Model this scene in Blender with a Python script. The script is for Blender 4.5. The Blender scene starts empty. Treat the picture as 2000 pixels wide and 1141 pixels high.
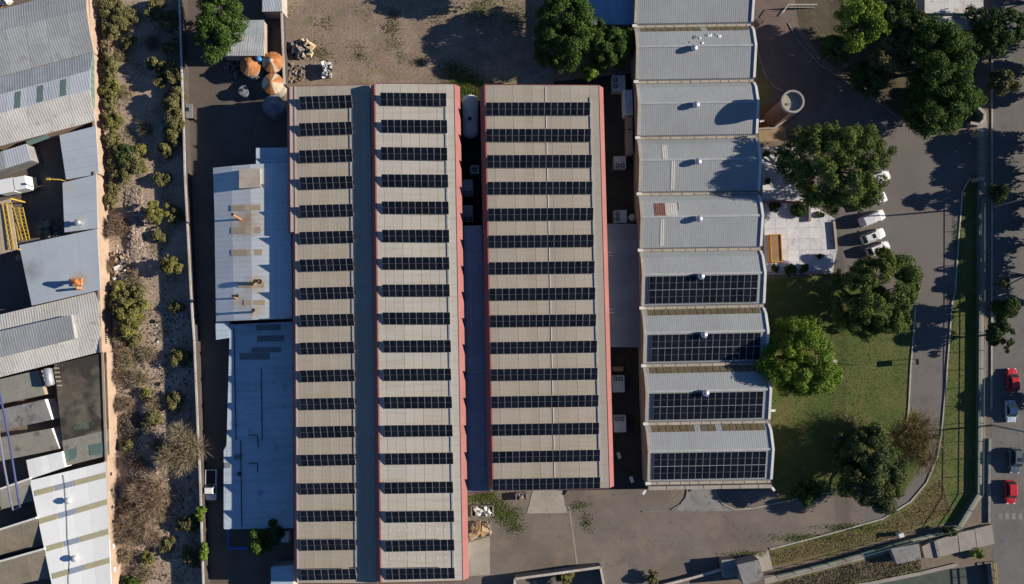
import bpy, bmesh, math, random
import numpy as np
from mathutils import Vector, Matrix
R = math.radians
rng = random.Random(7)
nrng = np.random.default_rng(11)
scene = bpy.context.scene
COL = scene.collection

# ------------------------------------------------------------------ camera
CAM_H, FPX = 125.0, 1376.0
PITCH, YAW = R(2.9), R(-1.3)
cd = bpy.data.cameras.new('camera'); cam = bpy.data.objects.new('camera', cd); COL.objects.link(cam)
cam.location = (0, 0, CAM_H); cam.rotation_euler = (PITCH, 0, YAW)
cd.sensor_fit = 'HORIZONTAL'; cd.sensor_width = 36.0; cd.lens = 36.0*FPX/2000.0
cd.clip_start = 1.0; cd.clip_end = 3000.0
scene.camera = cam
# ------------------------------------------------------------------ sky, sun, exposure
SUN_EL, SUN_AZ = R(19.5), R(3.6)          # azimuth measured from +X towards +Y
w = bpy.data.worlds.new('World'); scene.world = w; w.use_nodes = True
nt = w.node_tree; nt.nodes.clear()
sky = nt.nodes.new('ShaderNodeTexSky'); sky.sky_type = 'NISHITA'; sky.sun_disc = False
sky.sun_elevation = SUN_EL; sky.sun_rotation = R(90) - SUN_AZ
sky.altitude = 800; sky.air_density = 0.8; sky.dust_density = 0.0; sky.ozone_density = 5.5
bg = nt.nodes.new('ShaderNodeBackground'); bg.inputs[1].default_value = 0.062
wo = nt.nodes.new('ShaderNodeOutputWorld')
nt.links.new(sky.outputs[0], bg.inputs[0]); nt.links.new(bg.outputs[0], wo.inputs[0])
sl = bpy.data.lights.new('sun', 'SUN'); sl.energy = 5.0; sl.angle = R(0.5); sl.color = (1.0, 0.90, 0.76)
sun = bpy.data.objects.new('sun', sl); COL.objects.link(sun)
sd = Vector((math.cos(SUN_EL)*math.cos(SUN_AZ), math.cos(SUN_EL)*math.sin(SUN_AZ), math.sin(SUN_EL)))
sun.rotation_euler = (-sd).to_track_quat('-Z', 'Y').to_euler(); sun.location = (150, 20, 80)
vs = scene.view_settings
vs.view_transform = 'Standard'; vs.look = 'None'; vs.gamma = 1.0; vs.use_curve_mapping = False
vs.exposure = 0.85
scene.cycles.max_bounces = 5

# ------------------------------------------------------------------ helpers
CR = cam.rotation_euler.to_matrix()
def P(px, py, z=0.0):
    """point of the site that stands at height z and is seen at that spot of the survey photo"""
    d = CR @ Vector(((px-1000.0)/FPX, -(py-570.5)/FPX, -1.0))
    t = (CAM_H - z)/(-d.z)
    return Vector((d.x*t, d.y*t, z))
def L2(a, b, t): return a + (b-a)*t

class MB:
    def __init__(s): s.v = []; s.f = []; s.m = []
    def add(s, vs_, fs, mi=0):
        o = len(s.v); s.v += [tuple(x) for x in vs_]
        s.f += [tuple(i+o for i in f) for f in fs]; s.m += [mi]*len(fs); return s
    def box(s, c, size, rz=0.0, mi=0, top=1.0):
        cx, cy, cz = c; sx, sy, sz = (k/2 for k in size); cr, sr = math.cos(rz), math.sin(rz); vv = []
        for dz in (-1, 1):
            k = top if dz > 0 else 1.0
            for dx, dy in ((-1,-1),(1,-1),(1,1),(-1,1)):
                x, y = dx*sx*k, dy*sy*k
                vv.append((cx+x*cr-y*sr, cy+x*sr+y*cr, cz+dz*sz))
        return s.add(vv, [(3,2,1,0),(4,5,6,7),(0,1,5,4),(1,2,6,5),(2,3,7,6),(3,0,4,7)], mi)
    def prism(s, pts, z0, z1, mi=0):
        n = len(pts)
        a = sum(pts[i][0]*pts[(i+1)%n][1]-pts[(i+1)%n][0]*pts[i][1] for i in range(n))
        if a < 0: pts = pts[::-1]
        vv = [(p[0],p[1],z0) for p in pts] + [(p[0],p[1],z1) for p in pts]
        fs = [tuple(range(n,2*n)), tuple(range(n-1,-1,-1))] + [(i,(i+1)%n,n+(i+1)%n,n+i) for i in range(n)]
        return s.add(vv, fs, mi)
    def slab(s, pts, th, mi=0):
        n = len(pts)
        a = sum(pts[i][0]*pts[(i+1)%n][1]-pts[(i+1)%n][0]*pts[i][1] for i in range(n))
        if a < 0: pts = pts[::-1]
        vv = [tuple(p) for p in pts] + [(p[0],p[1],p[2]-th) for p in pts]
        fs = [tuple(range(n)), tuple(range(2*n-1,n-1,-1))] + [(i,n+i,n+(i+1)%n,(i+1)%n) for i in range(n)]
        return s.add(vv, fs, mi)
    def beam(s, a, b, wd, h, mi=0):
        a = Vector(a); b = Vector(b); d = (b-a); d2 = Vector((d.x,d.y,0))
        if d2.length < 1e-6:
            return s.box(((a.x+b.x)/2,(a.y+b.y)/2,(a.z+b.z)/2),(wd,h,abs(d.z)),0,mi)
        n = Vector((-d2.y,d2.x,0)).normalized()*(wd/2); u = Vector((0,0,h/2))
        vv = [a-n-u,a+n-u,a+n+u,a-n+u,b-n-u,b+n-u,b+n+u,b-n+u]
        return s.add(vv, [(0,1,2,3)[::-1],(4,5,6,7),(0,4,7,3),(1,2,6,5),(3,7,6,2),(0,1,5,4)], mi)
    def tube(s, pts, rad, n=8, mi=0):
        pts = [Vector(p) for p in pts]; rr = rad if isinstance(rad,(list,tuple)) else [rad]*len(pts); o = len(s.v); vv = []
        for i, p in enumerate(pts):
            d = (pts[min(i+1,len(pts)-1)]-pts[max(i-1,0)]).normalized()
            x = d.orthogonal().normalized(); y = d.cross(x)
            if i and abs(d.z) < .99:
                x = Vector((0,0,1)).cross(d).normalized(); y = d.cross(x)
            elif abs(d.z) < .99:
                x = Vector((0,0,1)).cross(d).normalized(); y = d.cross(x)
            for k in range(n):
                a = 2*math.pi*k/n; vv.append(p + x*math.cos(a)*rr[i] + y*math.sin(a)*rr[i])
        fs = []
        for i in range(len(pts)-1):
            for k in range(n):
                fs.append((i*n+k, i*n+(k+1)%n, (i+1)*n+(k+1)%n, (i+1)*n+k))
        fs += [tuple(range(n-1,-1,-1)), tuple(range((len(pts)-1)*n, len(pts)*n))]
        return s.add(vv, fs, mi)
    def lathe(s, prof, c, n=20, mi=0, sectors=None):
        vv = []
        for r, z in prof:
            for k in range(n):
                a = 2*math.pi*k/n; vv.append((c[0]+r*math.cos(a), c[1]+r*math.sin(a), c[2]+z))
        m = len(prof)
        for i in range(m-1):
            for k in range(n):
                mm = mi if sectors is None else sectors(i, k)
                pass
        o = len(s.v); s.v += vv
        for i in range(m-1):
            for k in range(n):
                s.f.append((o+i*n+k, o+i*n+(k+1)%n, o+(i+1)*n+(k+1)%n, o+(i+1)*n+k)); s.m.append(mi if sectors is None else sectors(i,k))
        s.f.append(tuple(o+(m-1)*n+k for k in range(n))); s.m.append(mi)
        return s
    def mesh(s, name, mats, off=None, smooth=False):
        v = s.v if off is None else [(x-off[0],y-off[1],z-off[2]) for x,y,z in s.v]
        me = bpy.data.meshes.new(name); me.from_pydata(v, [], s.f)
        if not isinstance(mats,(list,tuple)): mats = [mats]
        for m in mats: me.materials.append(m)
        if len(mats) > 1: me.polygons.foreach_set('material_index', s.m)
        if smooth: me.polygons.foreach_set('use_smooth', [True]*len(me.polygons))
        me.update(); return me
    def build(s, name, mats, parent=None, local=False, smooth=False):
        off = None
        if not local:
            if parent is not None:
                off = WL(parent)
            else:
                xs = [p[0] for p in s.v]; ys = [p[1] for p in s.v]; zs = [p[2] for p in s.v]
                off = ((min(xs)+max(xs))/2,(min(ys)+max(ys))/2,min(zs))
        me = s.mesh(name, mats, off, smooth)
        o = bpy.data.objects.new(name, me); COL.objects.link(o)
        if parent is not None: o.parent = parent
        elif off is not None: o.location = off
        return o
def WL(o):
    p = Vector(o.location)
    while o.parent: o = o.parent; p = p + Vector(o.location)
    return p
def tag(o, label, cat, group=None, kind=None):
    o['label'] = label; o['category'] = cat
    if group: o['group'] = group
    if kind: o['kind'] = kind
    return o
def thing(name, label, cat, loc, rz=0.0, group=None):
    o = bpy.data.objects.new(name, None); COL.objects.link(o); o.empty_display_size = .5
    o.location = loc; o.rotation_euler = (0,0,rz); return tag(o, label, cat, group)
def inst(name, me, parent, loc=(0,0,0), rot=(0,0,0), scale=(1,1,1)):
    o = bpy.data.objects.new(name, me); COL.objects.link(o); o.parent = parent
    o.location = loc; o.rotation_euler = rot; o.scale = scale; return o
def copy_tree(o, parent=None):
    c = o.copy(); COL.objects.link(c); c.parent = parent
    for ch in o.children: copy_tree(ch, c)
    return c
def structure(o): o['kind'] = 'structure'; return o

# ------------------------------------------------------------------ materials
def M(name, c1, c2=None, scale=.4, rough=.85, bump=0.0, bscale=6.0, spec=.25, metal=0.0, wave=None, stain=None,
      grain=.12, island=0.0, fine=3.0, trans=0.0, stain2=None, spots=(), orand=0.0, crack=None, streak=None):
    m = bpy.data.materials.new(name); m.use_nodes = True; t = m.node_tree; N = t.nodes; L = t.links
    b = N['Principled BSDF']; b.inputs['Roughness'].default_value = rough
    b.inputs['Specular IOR Level'].default_value = spec; b.inputs['Metallic'].default_value = metal
    g = N.new('ShaderNodeNewGeometry'); pos = g.outputs['Position']
    def noise(sc, det=5, rg=.6):
        n = N.new('ShaderNodeTexNoise'); n.inputs['Scale'].default_value = sc; n.inputs['Detail'].default_value = det
        n.inputs['Roughness'].default_value = rg; L.new(pos, n.inputs['Vector']); return n.outputs['Fac']
    def ramp(fac, a, bb):
        r = N.new('ShaderNodeMapRange'); r.inputs['From Min'].default_value = a; r.inputs['From Max'].default_value = bb
        L.new(fac, r.inputs['Value']); return r.outputs['Result']
    def mix(fac, a, bb, mode='MIX'):
        x = N.new('ShaderNodeMix'); x.data_type = 'RGBA'; x.blend_type = mode
        for inp, val in ((x.inputs[0],fac),(x.inputs[6],a),(x.inputs[7],bb)):
            if hasattr(val,'is_linked'): L.new(val, inp)
            elif isinstance(val,(int,float)): inp.default_value = val
            else: inp.default_value = (*val,1)
        return x.outputs[2]
    if c2 is None: c2 = tuple(k*.75 for k in c1)
    col = mix(ramp(noise(scale), .36, .64), c1, c2)
    if grain:
        gr = ramp(noise(fine, 6, .75), .3, .7)
        gv = N.new('ShaderNodeMapRange'); gv.inputs['To Min'].default_value = 1-grain; gv.inputs['To Max'].default_value = 1+grain*.6
        L.new(gr, gv.inputs['Value'])
        cb = N.new('ShaderNodeCombineColor')
        for k in range(3): L.new(gv.outputs[0], cb.inputs[k])
        col = mix(1.0, col, cb.outputs[0], 'MULTIPLY')
    for st in (stain, stain2):
        if st:
            sc, lo, hi, sco = st
            col = mix(ramp(noise(sc, 4, .55), lo, hi), col, sco)
    if streak:
        ax_, amt_, sco_ = streak
        mp = N.new('ShaderNodeVectorMath'); mp.operation = 'MULTIPLY'; L.new(pos, mp.inputs[0]); mp.inputs[1].default_value = (.12,1.6,1) if ax_ == 'x' else (1.6,.12,1)
        nz = N.new('ShaderNodeTexNoise'); nz.inputs['Scale'].default_value = 1.0; nz.inputs['Detail'].default_value = 4; L.new(mp.outputs[0], nz.inputs['Vector'])
        r0 = N.new('ShaderNodeMapRange'); r0.inputs['From Min'].default_value = .48; r0.inputs['From Max'].default_value = .72; r0.inputs['To Max'].default_value = amt_; L.new(nz.outputs['Fac'], r0.inputs['Value'])
        col = mix(r0.outputs[0], col, sco_)
    if crack:
        csc, cw, cco = crack
        ds = N.new('ShaderNodeVectorMath'); ds.operation = 'ADD'; nn_ = N.new('ShaderNodeTexNoise'); nn_.inputs['Scale'].default_value = .5; nn_.inputs['Detail'].default_value = 5; L.new(pos, nn_.inputs['Vector'])
        sc2 = N.new('ShaderNodeVectorMath'); sc2.operation = 'SCALE'; sc2.inputs['Scale'].default_value = 5.0; L.new(nn_.outputs['Color'], sc2.inputs[0]); L.new(pos, ds.inputs[0]); L.new(sc2.outputs[0], ds.inputs[1])
        vo = N.new('ShaderNodeTexVoronoi'); vo.feature = 'DISTANCE_TO_EDGE'; vo.inputs['Scale'].default_value = csc; L.new(ds.outputs[0], vo.inputs['Vector'])
        r1 = N.new('ShaderNodeMapRange'); r1.inputs['From Max'].default_value = cw; r1.inputs['To Min'].default_value = .45; r1.inputs['To Max'].default_value = 0; L.new(vo.outputs['Distance'], r1.inputs['Value'])
        col = mix(r1.outputs[0], col, cco)
    if orand:
        oi = N.new('ShaderNodeObjectInfo'); ov = N.new('ShaderNodeMapRange'); ov.inputs['To Min'].default_value = 1-orand; ov.inputs['To Max'].default_value = 1+orand
        L.new(oi.outputs['Random'], ov.inputs['Value']); cb = N.new('ShaderNodeCombineColor')
        for k in range(3): L.new(ov.outputs[0], cb.inputs[k])
        col = mix(1.0, col, cb.outputs[0], 'MULTIPLY')
    for (sx_,sy_,sr_,sco_,sst_) in spots:
        dd = N.new('ShaderNodeVectorMath'); dd.operation = 'SUBTRACT'; L.new(pos, dd.inputs[0]); dd.inputs[1].default_value = (sx_,sy_,0)
        d2 = N.new('ShaderNodeVectorMath'); d2.operation = 'MULTIPLY'; L.new(dd.outputs[0], d2.inputs[0]); d2.inputs[1].default_value = (1,1,0)
        ln = N.new('ShaderNodeVectorMath'); ln.operation = 'LENGTH'; L.new(d2.outputs[0], ln.inputs[0])
        ad = N.new('ShaderNodeMath'); ad.operation = 'MULTIPLY_ADD'; L.new(noise(.9,4,.6), ad.inputs[0]); ad.inputs[1].default_value = -1.6*sr_; L.new(ln.outputs['Value'], ad.inputs[2])
        mr = N.new('ShaderNodeMapRange'); mr.inputs['From Min'].default_value = -.7*sr_; mr.inputs['From Max'].default_value = .35*sr_; mr.inputs['To Min'].default_value = sst_; mr.inputs['To Max'].default_value = 0
        L.new(ad.outputs[0], mr.inputs['Value']); col = mix(mr.outputs[0], col, sco_)
    if island:
        iv = N.new('ShaderNodeMapRange'); iv.inputs['To Min'].default_value = 1-island; iv.inputs['To Max'].default_value = 1+island
        L.new(g.outputs['Random Per Island'], iv.inputs['Value'])
        cb = N.new('ShaderNodeCombineColor')
        for k in range(3): L.new(iv.outputs[0], cb.inputs[k])
        col = mix(1.0, col, cb.outputs[0], 'MULTIPLY')
    hgt = None
    if wave:
        ax, per, amt, depth = wave
        d = N.new('ShaderNodeVectorMath'); d.operation = 'DOT_PRODUCT'; L.new(pos, d.inputs[0]); d.inputs[1].default_value = (ax[0]*2*math.pi/per, ax[1]*2*math.pi/per, 0)
        si = N.new('ShaderNodeMath'); si.operation = 'SINE'; L.new(d.outputs['Value'], si.inputs[0])
        wv = N.new('ShaderNodeMapRange'); wv.inputs['From Min'].default_value = -1; wv.inputs['To Min'].default_value = 1-amt; wv.inputs['To Max'].default_value = 1+amt*.5
        L.new(si.outputs[0], wv.inputs['Value'])
        cb = N.new('ShaderNodeCombineColor')
        for k in range(3): L.new(wv.outputs[0], cb.inputs[k])
        col = mix(1.0, col, cb.outputs[0], 'MULTIPLY')
        if depth:
            bp = N.new('ShaderNodeBump'); bp.inputs['Strength'].default_value = 1.0; bp.inputs['Distance'].default_value = depth
            L.new(si.outputs[0], bp.inputs['Height']); hgt = bp
    if bump:
        bp = N.new('ShaderNodeBump'); bp.inputs['Strength'].default_value = 1.0; bp.inputs['Distance'].default_value = bump
        L.new(noise(bscale, 6, .7), bp.inputs['Height'])
        if hgt: L.new(hgt.outputs[0], bp.inputs['Normal'])
        hgt = bp
    if hgt: L.new(hgt.outputs[0], b.inputs['Normal'])
    L.new(col, b.inputs['Base Color'])
    if trans:
        tr = N.new('ShaderNodeBsdfTranslucent'); L.new(col, tr.inputs[0]); mx = N.new('ShaderNodeMixShader'); mx.inputs[0].default_value = trans
        L.new(b.outputs[0], mx.inputs[1]); L.new(tr.outputs[0], mx.inputs[2]); L.new(mx.outputs[0], N['Material Output'].inputs[0])
    return m

YX, XX = (0,1), (1,0)
LA = R(14.5); LAX = (math.cos(LA), math.sin(LA))      # run of the neighbouring sheds
m_ground = M('dirt', (.20,.155,.12), (.155,.12,.095), .15, .95, .05, 3, grain=.35, fine=2.5, stain=(.6,.55,.7,(.13,.11,.09)))
m_yard = M('yard_dirt', (.31,.235,.18), (.22,.165,.125), .25, .95, .06, 2.5, grain=.4, fine=2.2, stain=(.35,.55,.72,(.17,.165,.09)), stain2=(2.0,.66,.74,(.13,.14,.06)), streak=('y',.5,(.20,.155,.12)))
m_lot = M('gravel_lot', (.20,.172,.148), (.148,.124,.106), .09, .95, .04, 6, grain=.22, fine=5, stain=(.22,.54,.7,(.215,.165,.125)), stain2=(.8,.62,.72,(.115,.10,.09)), crack=(.09,.012,(.09,.075,.065)), streak=('x',.35,(.14,.118,.10)))
m_asph = M('worn_asphalt', (.155,.14,.13), (.135,.12,.112), .1, .95, .02, 10, grain=.2, fine=8, stain=(.3,.6,.75,(.115,.105,.10)), crack=(.07,.010,(.08,.072,.068)), streak=('y',.3,(.125,.11,.10)))
m_street = M('street_asphalt', (.15,.143,.137), (.12,.115,.112), .2, .9, .02, 10, grain=.2, fine=7, stain=(.8,.62,.72,(.09,.09,.09)), crack=(.12,.012,(.07,.07,.07)), streak=('y',.4,(.10,.095,.09)))
m_alley = M('alley_asphalt', (.115,.095,.08), (.145,.118,.098), .2, .95, .02, 8, grain=.25)
m_pass = M('shade_dark_passage', (.032,.030,.030), (.045,.04,.036), .4, .9, grain=.3)  # near-black colour stands in for the deep shade between the buildings
m_grove = M('shaded_grove_soil', (.12,.095,.07), (.075,.07,.04), .3, .95, .05, 4, grain=.35, stain=(.4,.62,.72,(.25,.19,.13)))  # soil colour darkened to stand in for shade under the trees
m_red_pave = M('red_paving', (.16,.12,.105), (.135,.10,.088), .4, .9, .02, 6, grain=.25)
m_lawn = M('lawn', (.07,.11,.025), (.12,.125,.04), .16, .95, .05, 5, grain=.4, fine=4, stain=(.5,.56,.7,(.15,.12,.055)), stain2=(.12,.56,.7,(.16,.13,.06)))
m_dry = M('dry_verge', (.19,.14,.07), (.13,.125,.05), .25, .95, .05, 5, grain=.45, fine=3)
m_strip = M('wasteland_soil', (.44,.345,.27), (.33,.25,.19), .2, .95, .08, 2.5, grain=.4, fine=2, stain=(.35,.6,.72,(.20,.16,.12)))
m_conc = M('concrete', (.36,.33,.28), (.29,.26,.22), .3, .9, .01, 8, grain=.15, stain=(.7,.6,.75,(.24,.2,.16)))
m_concd = M('grey_concrete', (.25,.245,.235), (.19,.185,.18), .5, .9, .01, 8, grain=.2, stain=(.9,.55,.68,(.12,.115,.11)))
m_side = M('sidewalk', (.31,.28,.245), (.25,.225,.195), .4, .9, .01, 8, grain=.18)
m_kerb = M('kerb', (.44,.42,.37), (.32,.30,.26), .6, .9, grain=.2)
m_tan = M('tan_render', (.37,.275,.205), (.31,.225,.165), .5, .9, .01, 6, grain=.12, stain=(1.2,.62,.75,(.36,.25,.18)))
m_cream = M('cream_wall', (.38,.34,.29), (.32,.28,.24), .4, .9, grain=.12)
m_wallw = M('limewashed_wall', (.55,.53,.50), (.42,.36,.30), .35, .9, grain=.2, stain=(.5,.6,.72,(.38,.26,.18)))
m_wornpaint = M('worn_road_paint', (.24,.235,.225), (.17,.165,.16), 1.2, .9, grain=.25)
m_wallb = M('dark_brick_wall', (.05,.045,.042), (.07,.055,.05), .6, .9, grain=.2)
m_roofA = M('beige_sheet_1', (.375,.34,.285), (.345,.31,.255), .12, .5, wave=(YX,.21,.10,.006), spec=.3, grain=.06, stain=(.3,.62,.8,(.40,.32,.24)), orand=.06, streak=('x',.45,(.33,.26,.19)))
m_roofB = M('beige_sheet_2', (.47,.445,.395), (.44,.415,.36), .12, .5, wave=(YX,.21,.08,.006), spec=.3, grain=.05, stain=(.28,.64,.8,(.46,.39,.30)), orand=.06, streak=('x',.45,(.33,.26,.19)))
m_roofC = M('beige_sheet_3', (.38,.34,.285), (.35,.315,.26), .12, .5, wave=(YX,.21,.10,.006), spec=.3, grain=.06, stain=(.3,.64,.8,(.44,.35,.28)), orand=.06, streak=('x',.45,(.33,.26,.19)))
m_seam = M('pale_lap', (.425,.40,.35), (.385,.36,.31), 1, .6, grain=.1)
m_dot = M('fastener_white', (.72,.70,.66), (.65,.63,.6), 1, .6, grain=0)
m_red = M('red_sheet', (.27,.105,.095), (.235,.088,.08), .3, .5, wave=(YX,.25,.14,.01), spec=.3, grain=.06)
m_cap = M('sunlit_red_cap', (.42,.15,.125), (.37,.125,.105), .5, .5, wave=(YX,.25,.14,0), grain=.08)  # fascia red lightened to carry the sun on the cap's sloping side
m_capp = M('pale_pink_cap', (.50,.38,.36), (.45,.32,.30), .5, .5, wave=(YX,.25,.14,0), grain=.08)
m_redx = M('red_sheet_end', (.26,.07,.065), (.22,.06,.055), .3, .5, wave=(XX,.25,.14,.01), spec=.3, grain=.06)
m_valley = M('shade_blue_low_sheet', (.18,.235,.28), (.16,.21,.25), .2, .6, wave=(YX,.25,.12,.006), grain=.08, orand=.08)  # blue cast of skylit shade mixed into the grey sheet's colour
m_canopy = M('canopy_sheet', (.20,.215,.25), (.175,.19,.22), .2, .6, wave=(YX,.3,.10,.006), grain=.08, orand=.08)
m_vault = M('grey_vault_sheet', (.30,.32,.325), (.265,.28,.29), .1, .6, wave=(XX,.36,.05,.005), grain=.07, fine=1.5, stain=(.35,.6,.8,(.31,.29,.25)), orand=.04, streak=('y',.35,(.25,.235,.21)))
m_vaultp = M('pale_vault_patch', (.50,.48,.44), (.46,.44,.40), .3, .6, wave=(XX,.36,.1,.01))
m_rustp = M('rusty_vault_patch', (.15,.06,.05), (.20,.10,.08), 1.5, .8, wave=(XX,.36,.1,.01), grain=.3)
m_coping = M('tan_coping', (.43,.38,.30), (.36,.31,.25), .6, .9, grain=.2, stain=(1.5,.62,.75,(.22,.18,.12)), orand=.07)
m_white = M('white_paint', (.68,.67,.63), (.60,.59,.56), .6, .6, grain=.1)
m_maroon = M('maroon_wall', (.22,.06,.05), (.18,.05,.045), .5, .8)
m_brownw = M('taupe_wall', (.30,.25,.22), (.25,.21,.19), .5, .9, wave=(YX,.4,.1,0))
m_sky = M('yellowed_skylight', (.185,.15,.09), (.15,.12,.07), .8, .5, grain=.25, fine=2, trans=.15, orand=.07)
m_silver = M('silver_metal', (.62,.64,.64), (.50,.52,.53), 1.5, .35, metal=.7, grain=.1)
m_galv = M('galvanised', (.46,.47,.47), (.38,.39,.40), 1.0, .5, metal=.3, grain=.15)
m_dark = M('dark_metal', (.03,.03,.033), (.02,.02,.022), 1, .6, grain=0)
m_cell = M('solar_cell', (.006,.008,.014), (.009,.011,.018), 1.5, .32, spec=.14, grain=.1, orand=.25)
m_frame = M('aluminium_frame', (.42,.43,.44), (.38,.39,.40), 1, .5, metal=.2, grain=0)
m_bluesh = M('blue_grey_sheet', (.42,.52,.60), (.36,.46,.54), .2, .55, wave=(YX,.9,.05,.004), grain=.1, stain=(.5,.62,.75,(.36,.33,.28)))
m_bluerust = M('stained_blue_sheet', (.56,.60,.62), (.50,.54,.56), .2, .55, wave=(YX,.9,.05,.004), grain=.08, stain=(.2,.64,.75,(.50,.46,.38)), spots=[(*P(480,432,4.7)[:2],3.2,(.42,.27,.10),.8),(*P(497,556,4.7)[:2],2.2,(.45,.30,.14),.7),(*P(470,590,4.5)[:2],1.8,(.45,.33,.18),.6),(*P(500,606,4.7)[:2],1.6,(.42,.30,.16),.6),(*P(470,500,4.7)[:2],2.4,(.48,.42,.32),.5)])
m_tanlight = M('tan_translucent_sheet', (.46,.37,.26), (.40,.32,.22), .6, .5, grain=.12)
m_flat = M('flat_membrane', (.45,.53,.60), (.39,.465,.53), .25, .8, grain=.12, stain=(.6,.6,.75,(.26,.29,.33)), orand=.05, streak=('x',.35,(.22,.25,.28)))  # base tinted blue for the sky reflected in these shaded roofs
m_patch = M('dark_membrane_patch', (.20,.21,.22), (.17,.18,.19), .6, .8, grain=.15)
AX_L = (-math.sin(LA)*0+math.cos(LA), math.sin(LA))
m_ls1 = M('weathered_grey_sheet', (.33,.35,.36), (.27,.285,.295), .12, .6, wave=(AX_L,.45,.07,.008), grain=.12, fine=1.2, stain=(.5,.56,.7,(.25,.25,.245)), orand=.07)
m_ls2 = M('bright_zinc_sheet', (.54,.57,.60), (.47,.50,.53), .15, .4, wave=(AX_L,.45,.06,.008), grain=.1, metal=.25, orand=.07)
m_ls3 = M('cream_zinc_sheet', (.62,.60,.55), (.52,.50,.46), .2, .5, wave=(AX_L,.45,.09,.01), grain=.15, metal=.1, stain=(.6,.6,.75,(.36,.32,.26)), orand=.07)
m_ls4 = M('pale_blue_sheet', (.37,.42,.47), (.33,.375,.42), .15, .55, grain=.06, spots=[(*P(156,546,3.5)[:2],1.8,(.36,.27,.18),.7),(*P(60,530,3.5)[:2],2.2,(.17,.17,.17),.6),(*P(135,365,3.4)[:2],1.6,(.40,.33,.26),.5),(*P(155,432,3.4)[:2],1.0,(.40,.30,.2),.7)])
m_ls5 = M('white_roof_coat', (.80,.81,.79), (.72,.73,.72), .12, .6, grain=.05, stain=(.35,.66,.8,(.52,.48,.40)), orand=.07)
m_green = M('green_sheet', (.10,.16,.14), (.12,.18,.16), .6, .6, wave=(AX_L,.3,.15,0))
m_strip_tan = M('fibreglass_strip', (.42,.39,.25), (.37,.34,.21), .8, .6)
m_strip_blue = M('blue_grey_strip', (.30,.34,.42), (.27,.31,.38), .8, .6)
m_stained = M('stained_flat_roof', (.10,.085,.065), (.17,.15,.115), .22, .95, grain=.25, fine=1.5, stain=(.16,.5,.58,(.045,.04,.035)), stain2=(.3,.62,.68,(.09,.13,.085)))
m_moss = M('mossy_slab', (.27,.26,.22), (.22,.215,.18), .35, .95, grain=.2, stain=(.4,.58,.68,(.13,.115,.095)))
m_brownroof = M('brown_slab', (.24,.20,.15), (.19,.165,.125), .4, .95, grain=.2, stain=(.5,.55,.7,(.15,.15,.11)), orand=.07)
m_yel = M('yellow_paint', (.45,.31,.05), (.36,.24,.05), 1, .6, grain=.1)
m_orange = M('orange_paint', (.55,.17,.05), (.5,.14,.04), 1, .6)
m_bluep = M('blue_pipe_paint', (.05,.06,.17), (.045,.055,.15), .6, .5, grain=.1)
m_blue = M('blue_paint', (.06,.14,.50), (.05,.12,.42), .6, .6)
m_rust = M('rusted_steel', (.38,.125,.035), (.46,.24,.11), .9, .85, grain=.3, fine=2)
m_rustw = M('faded_silo_paint', (.58,.51,.40), (.50,.38,.24), .7, .85, grain=.2)
m_silo = M('silo_body', (.34,.31,.26), (.28,.22,.16), .6, .8, grain=.2)
m_silod = M('grimy_silo', (.26,.28,.30), (.12,.12,.13), .6, .8, grain=.3)
m_wood = M('wood', (.30,.19,.10), (.24,.15,.08), .8, .85, grain=.25)
m_orangew = M('orange_wood', (.55,.27,.06), (.48,.22,.05), .8, .8, grain=.2)
m_card = M('cardboard', (.42,.30,.18), (.50,.37,.23), 1.0, .9, grain=.2, island=.25)
m_bag = M('plastic_bags', (.62,.62,.62), (.12,.12,.13), 1.6, .5, grain=.2, island=.35)
m_scrap = M('scrap', (.22,.21,.20), (.12,.11,.10), 1.5, .8, grain=.3, island=.5)
m_patio = M('whitewashed_slab', (.60,.60,.61), (.50,.50,.52), .35, .85, grain=.18, fine=2.5, stain=(.6,.6,.72,(.33,.32,.33)), orand=.07)
m_pink = M('pink_kerb', (.45,.17,.15), (.38,.14,.12), .8, .85)
m_soil = M('dark_soil', (.20,.10,.06), (.15,.08,.05), .8, .95, grain=.3)
m_gravel = M('ochre_gravel', (.33,.24,.15), (.28,.20,.12), .8, .95, .02, 8, grain=.3)
m_bark = M('bark', (.10,.075,.055), (.07,.05,.04), 2, .95, grain=.3)
m_pine = M('pine_foliage', (0.146,0.178,0.041), (0.067,0.103,0.030), .7, .9, island=.35, grain=.3, fine=1.2, spec=.1, trans=.12)
m_pine2 = M('grey_pine_foliage', (0.115,0.134,0.046), (0.058,0.081,0.032), .7, .9, island=.35, grain=.3, fine=1.2, spec=.1, trans=.12)
m_leaf = M('green_foliage', (0.085,0.143,0.027), (0.050,0.095,0.022), .6, .8, island=.4, grain=.25, fine=1.2, spec=.15, trans=.2)
m_bright = M('bright_foliage', (0.179,0.253,0.037), (0.128,0.212,0.027), .6, .8, island=.35, grain=.25, fine=1.2, spec=.15, trans=.22)
m_dkleaf = M('deep_green_foliage', (0.072,0.109,0.030), (0.043,0.073,0.024), .6, .85, island=.4, grain=.25, fine=1.2, spec=.12, trans=.15)
m_olive = M('olive_scrub', (0.183,0.168,0.071), (0.115,0.114,0.050), .8, .9, island=.4, grain=.25, fine=1.5, spec=.08, trans=.1)
m_yscrub = M('yellow_green_scrub', (0.214,0.200,0.059), (0.136,0.137,0.045), .8, .9, island=.35, grain=.25, fine=1.5, spec=.08, trans=.15)
m_twig = M('dry_twigs', (.28,.23,.15), (.20,.165,.105), .8, .95, island=.4, grain=.2, spec=.05)
m_ytwig = M('budding_twigs', (.25,.20,.085), (.19,.15,.07), .8, .95, island=.4, grain=.2, spec=.05)
m_twigb = M('brown_twigs', (.26,.19,.13), (.19,.14,.10), .8, .95, island=.4, grain=.2, spec=.05)
m_grass = M('grass_blades', (.095,.15,.03), (.145,.155,.045), .3, .9, island=.4, grain=.2, spec=.08, trans=.15)
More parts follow.
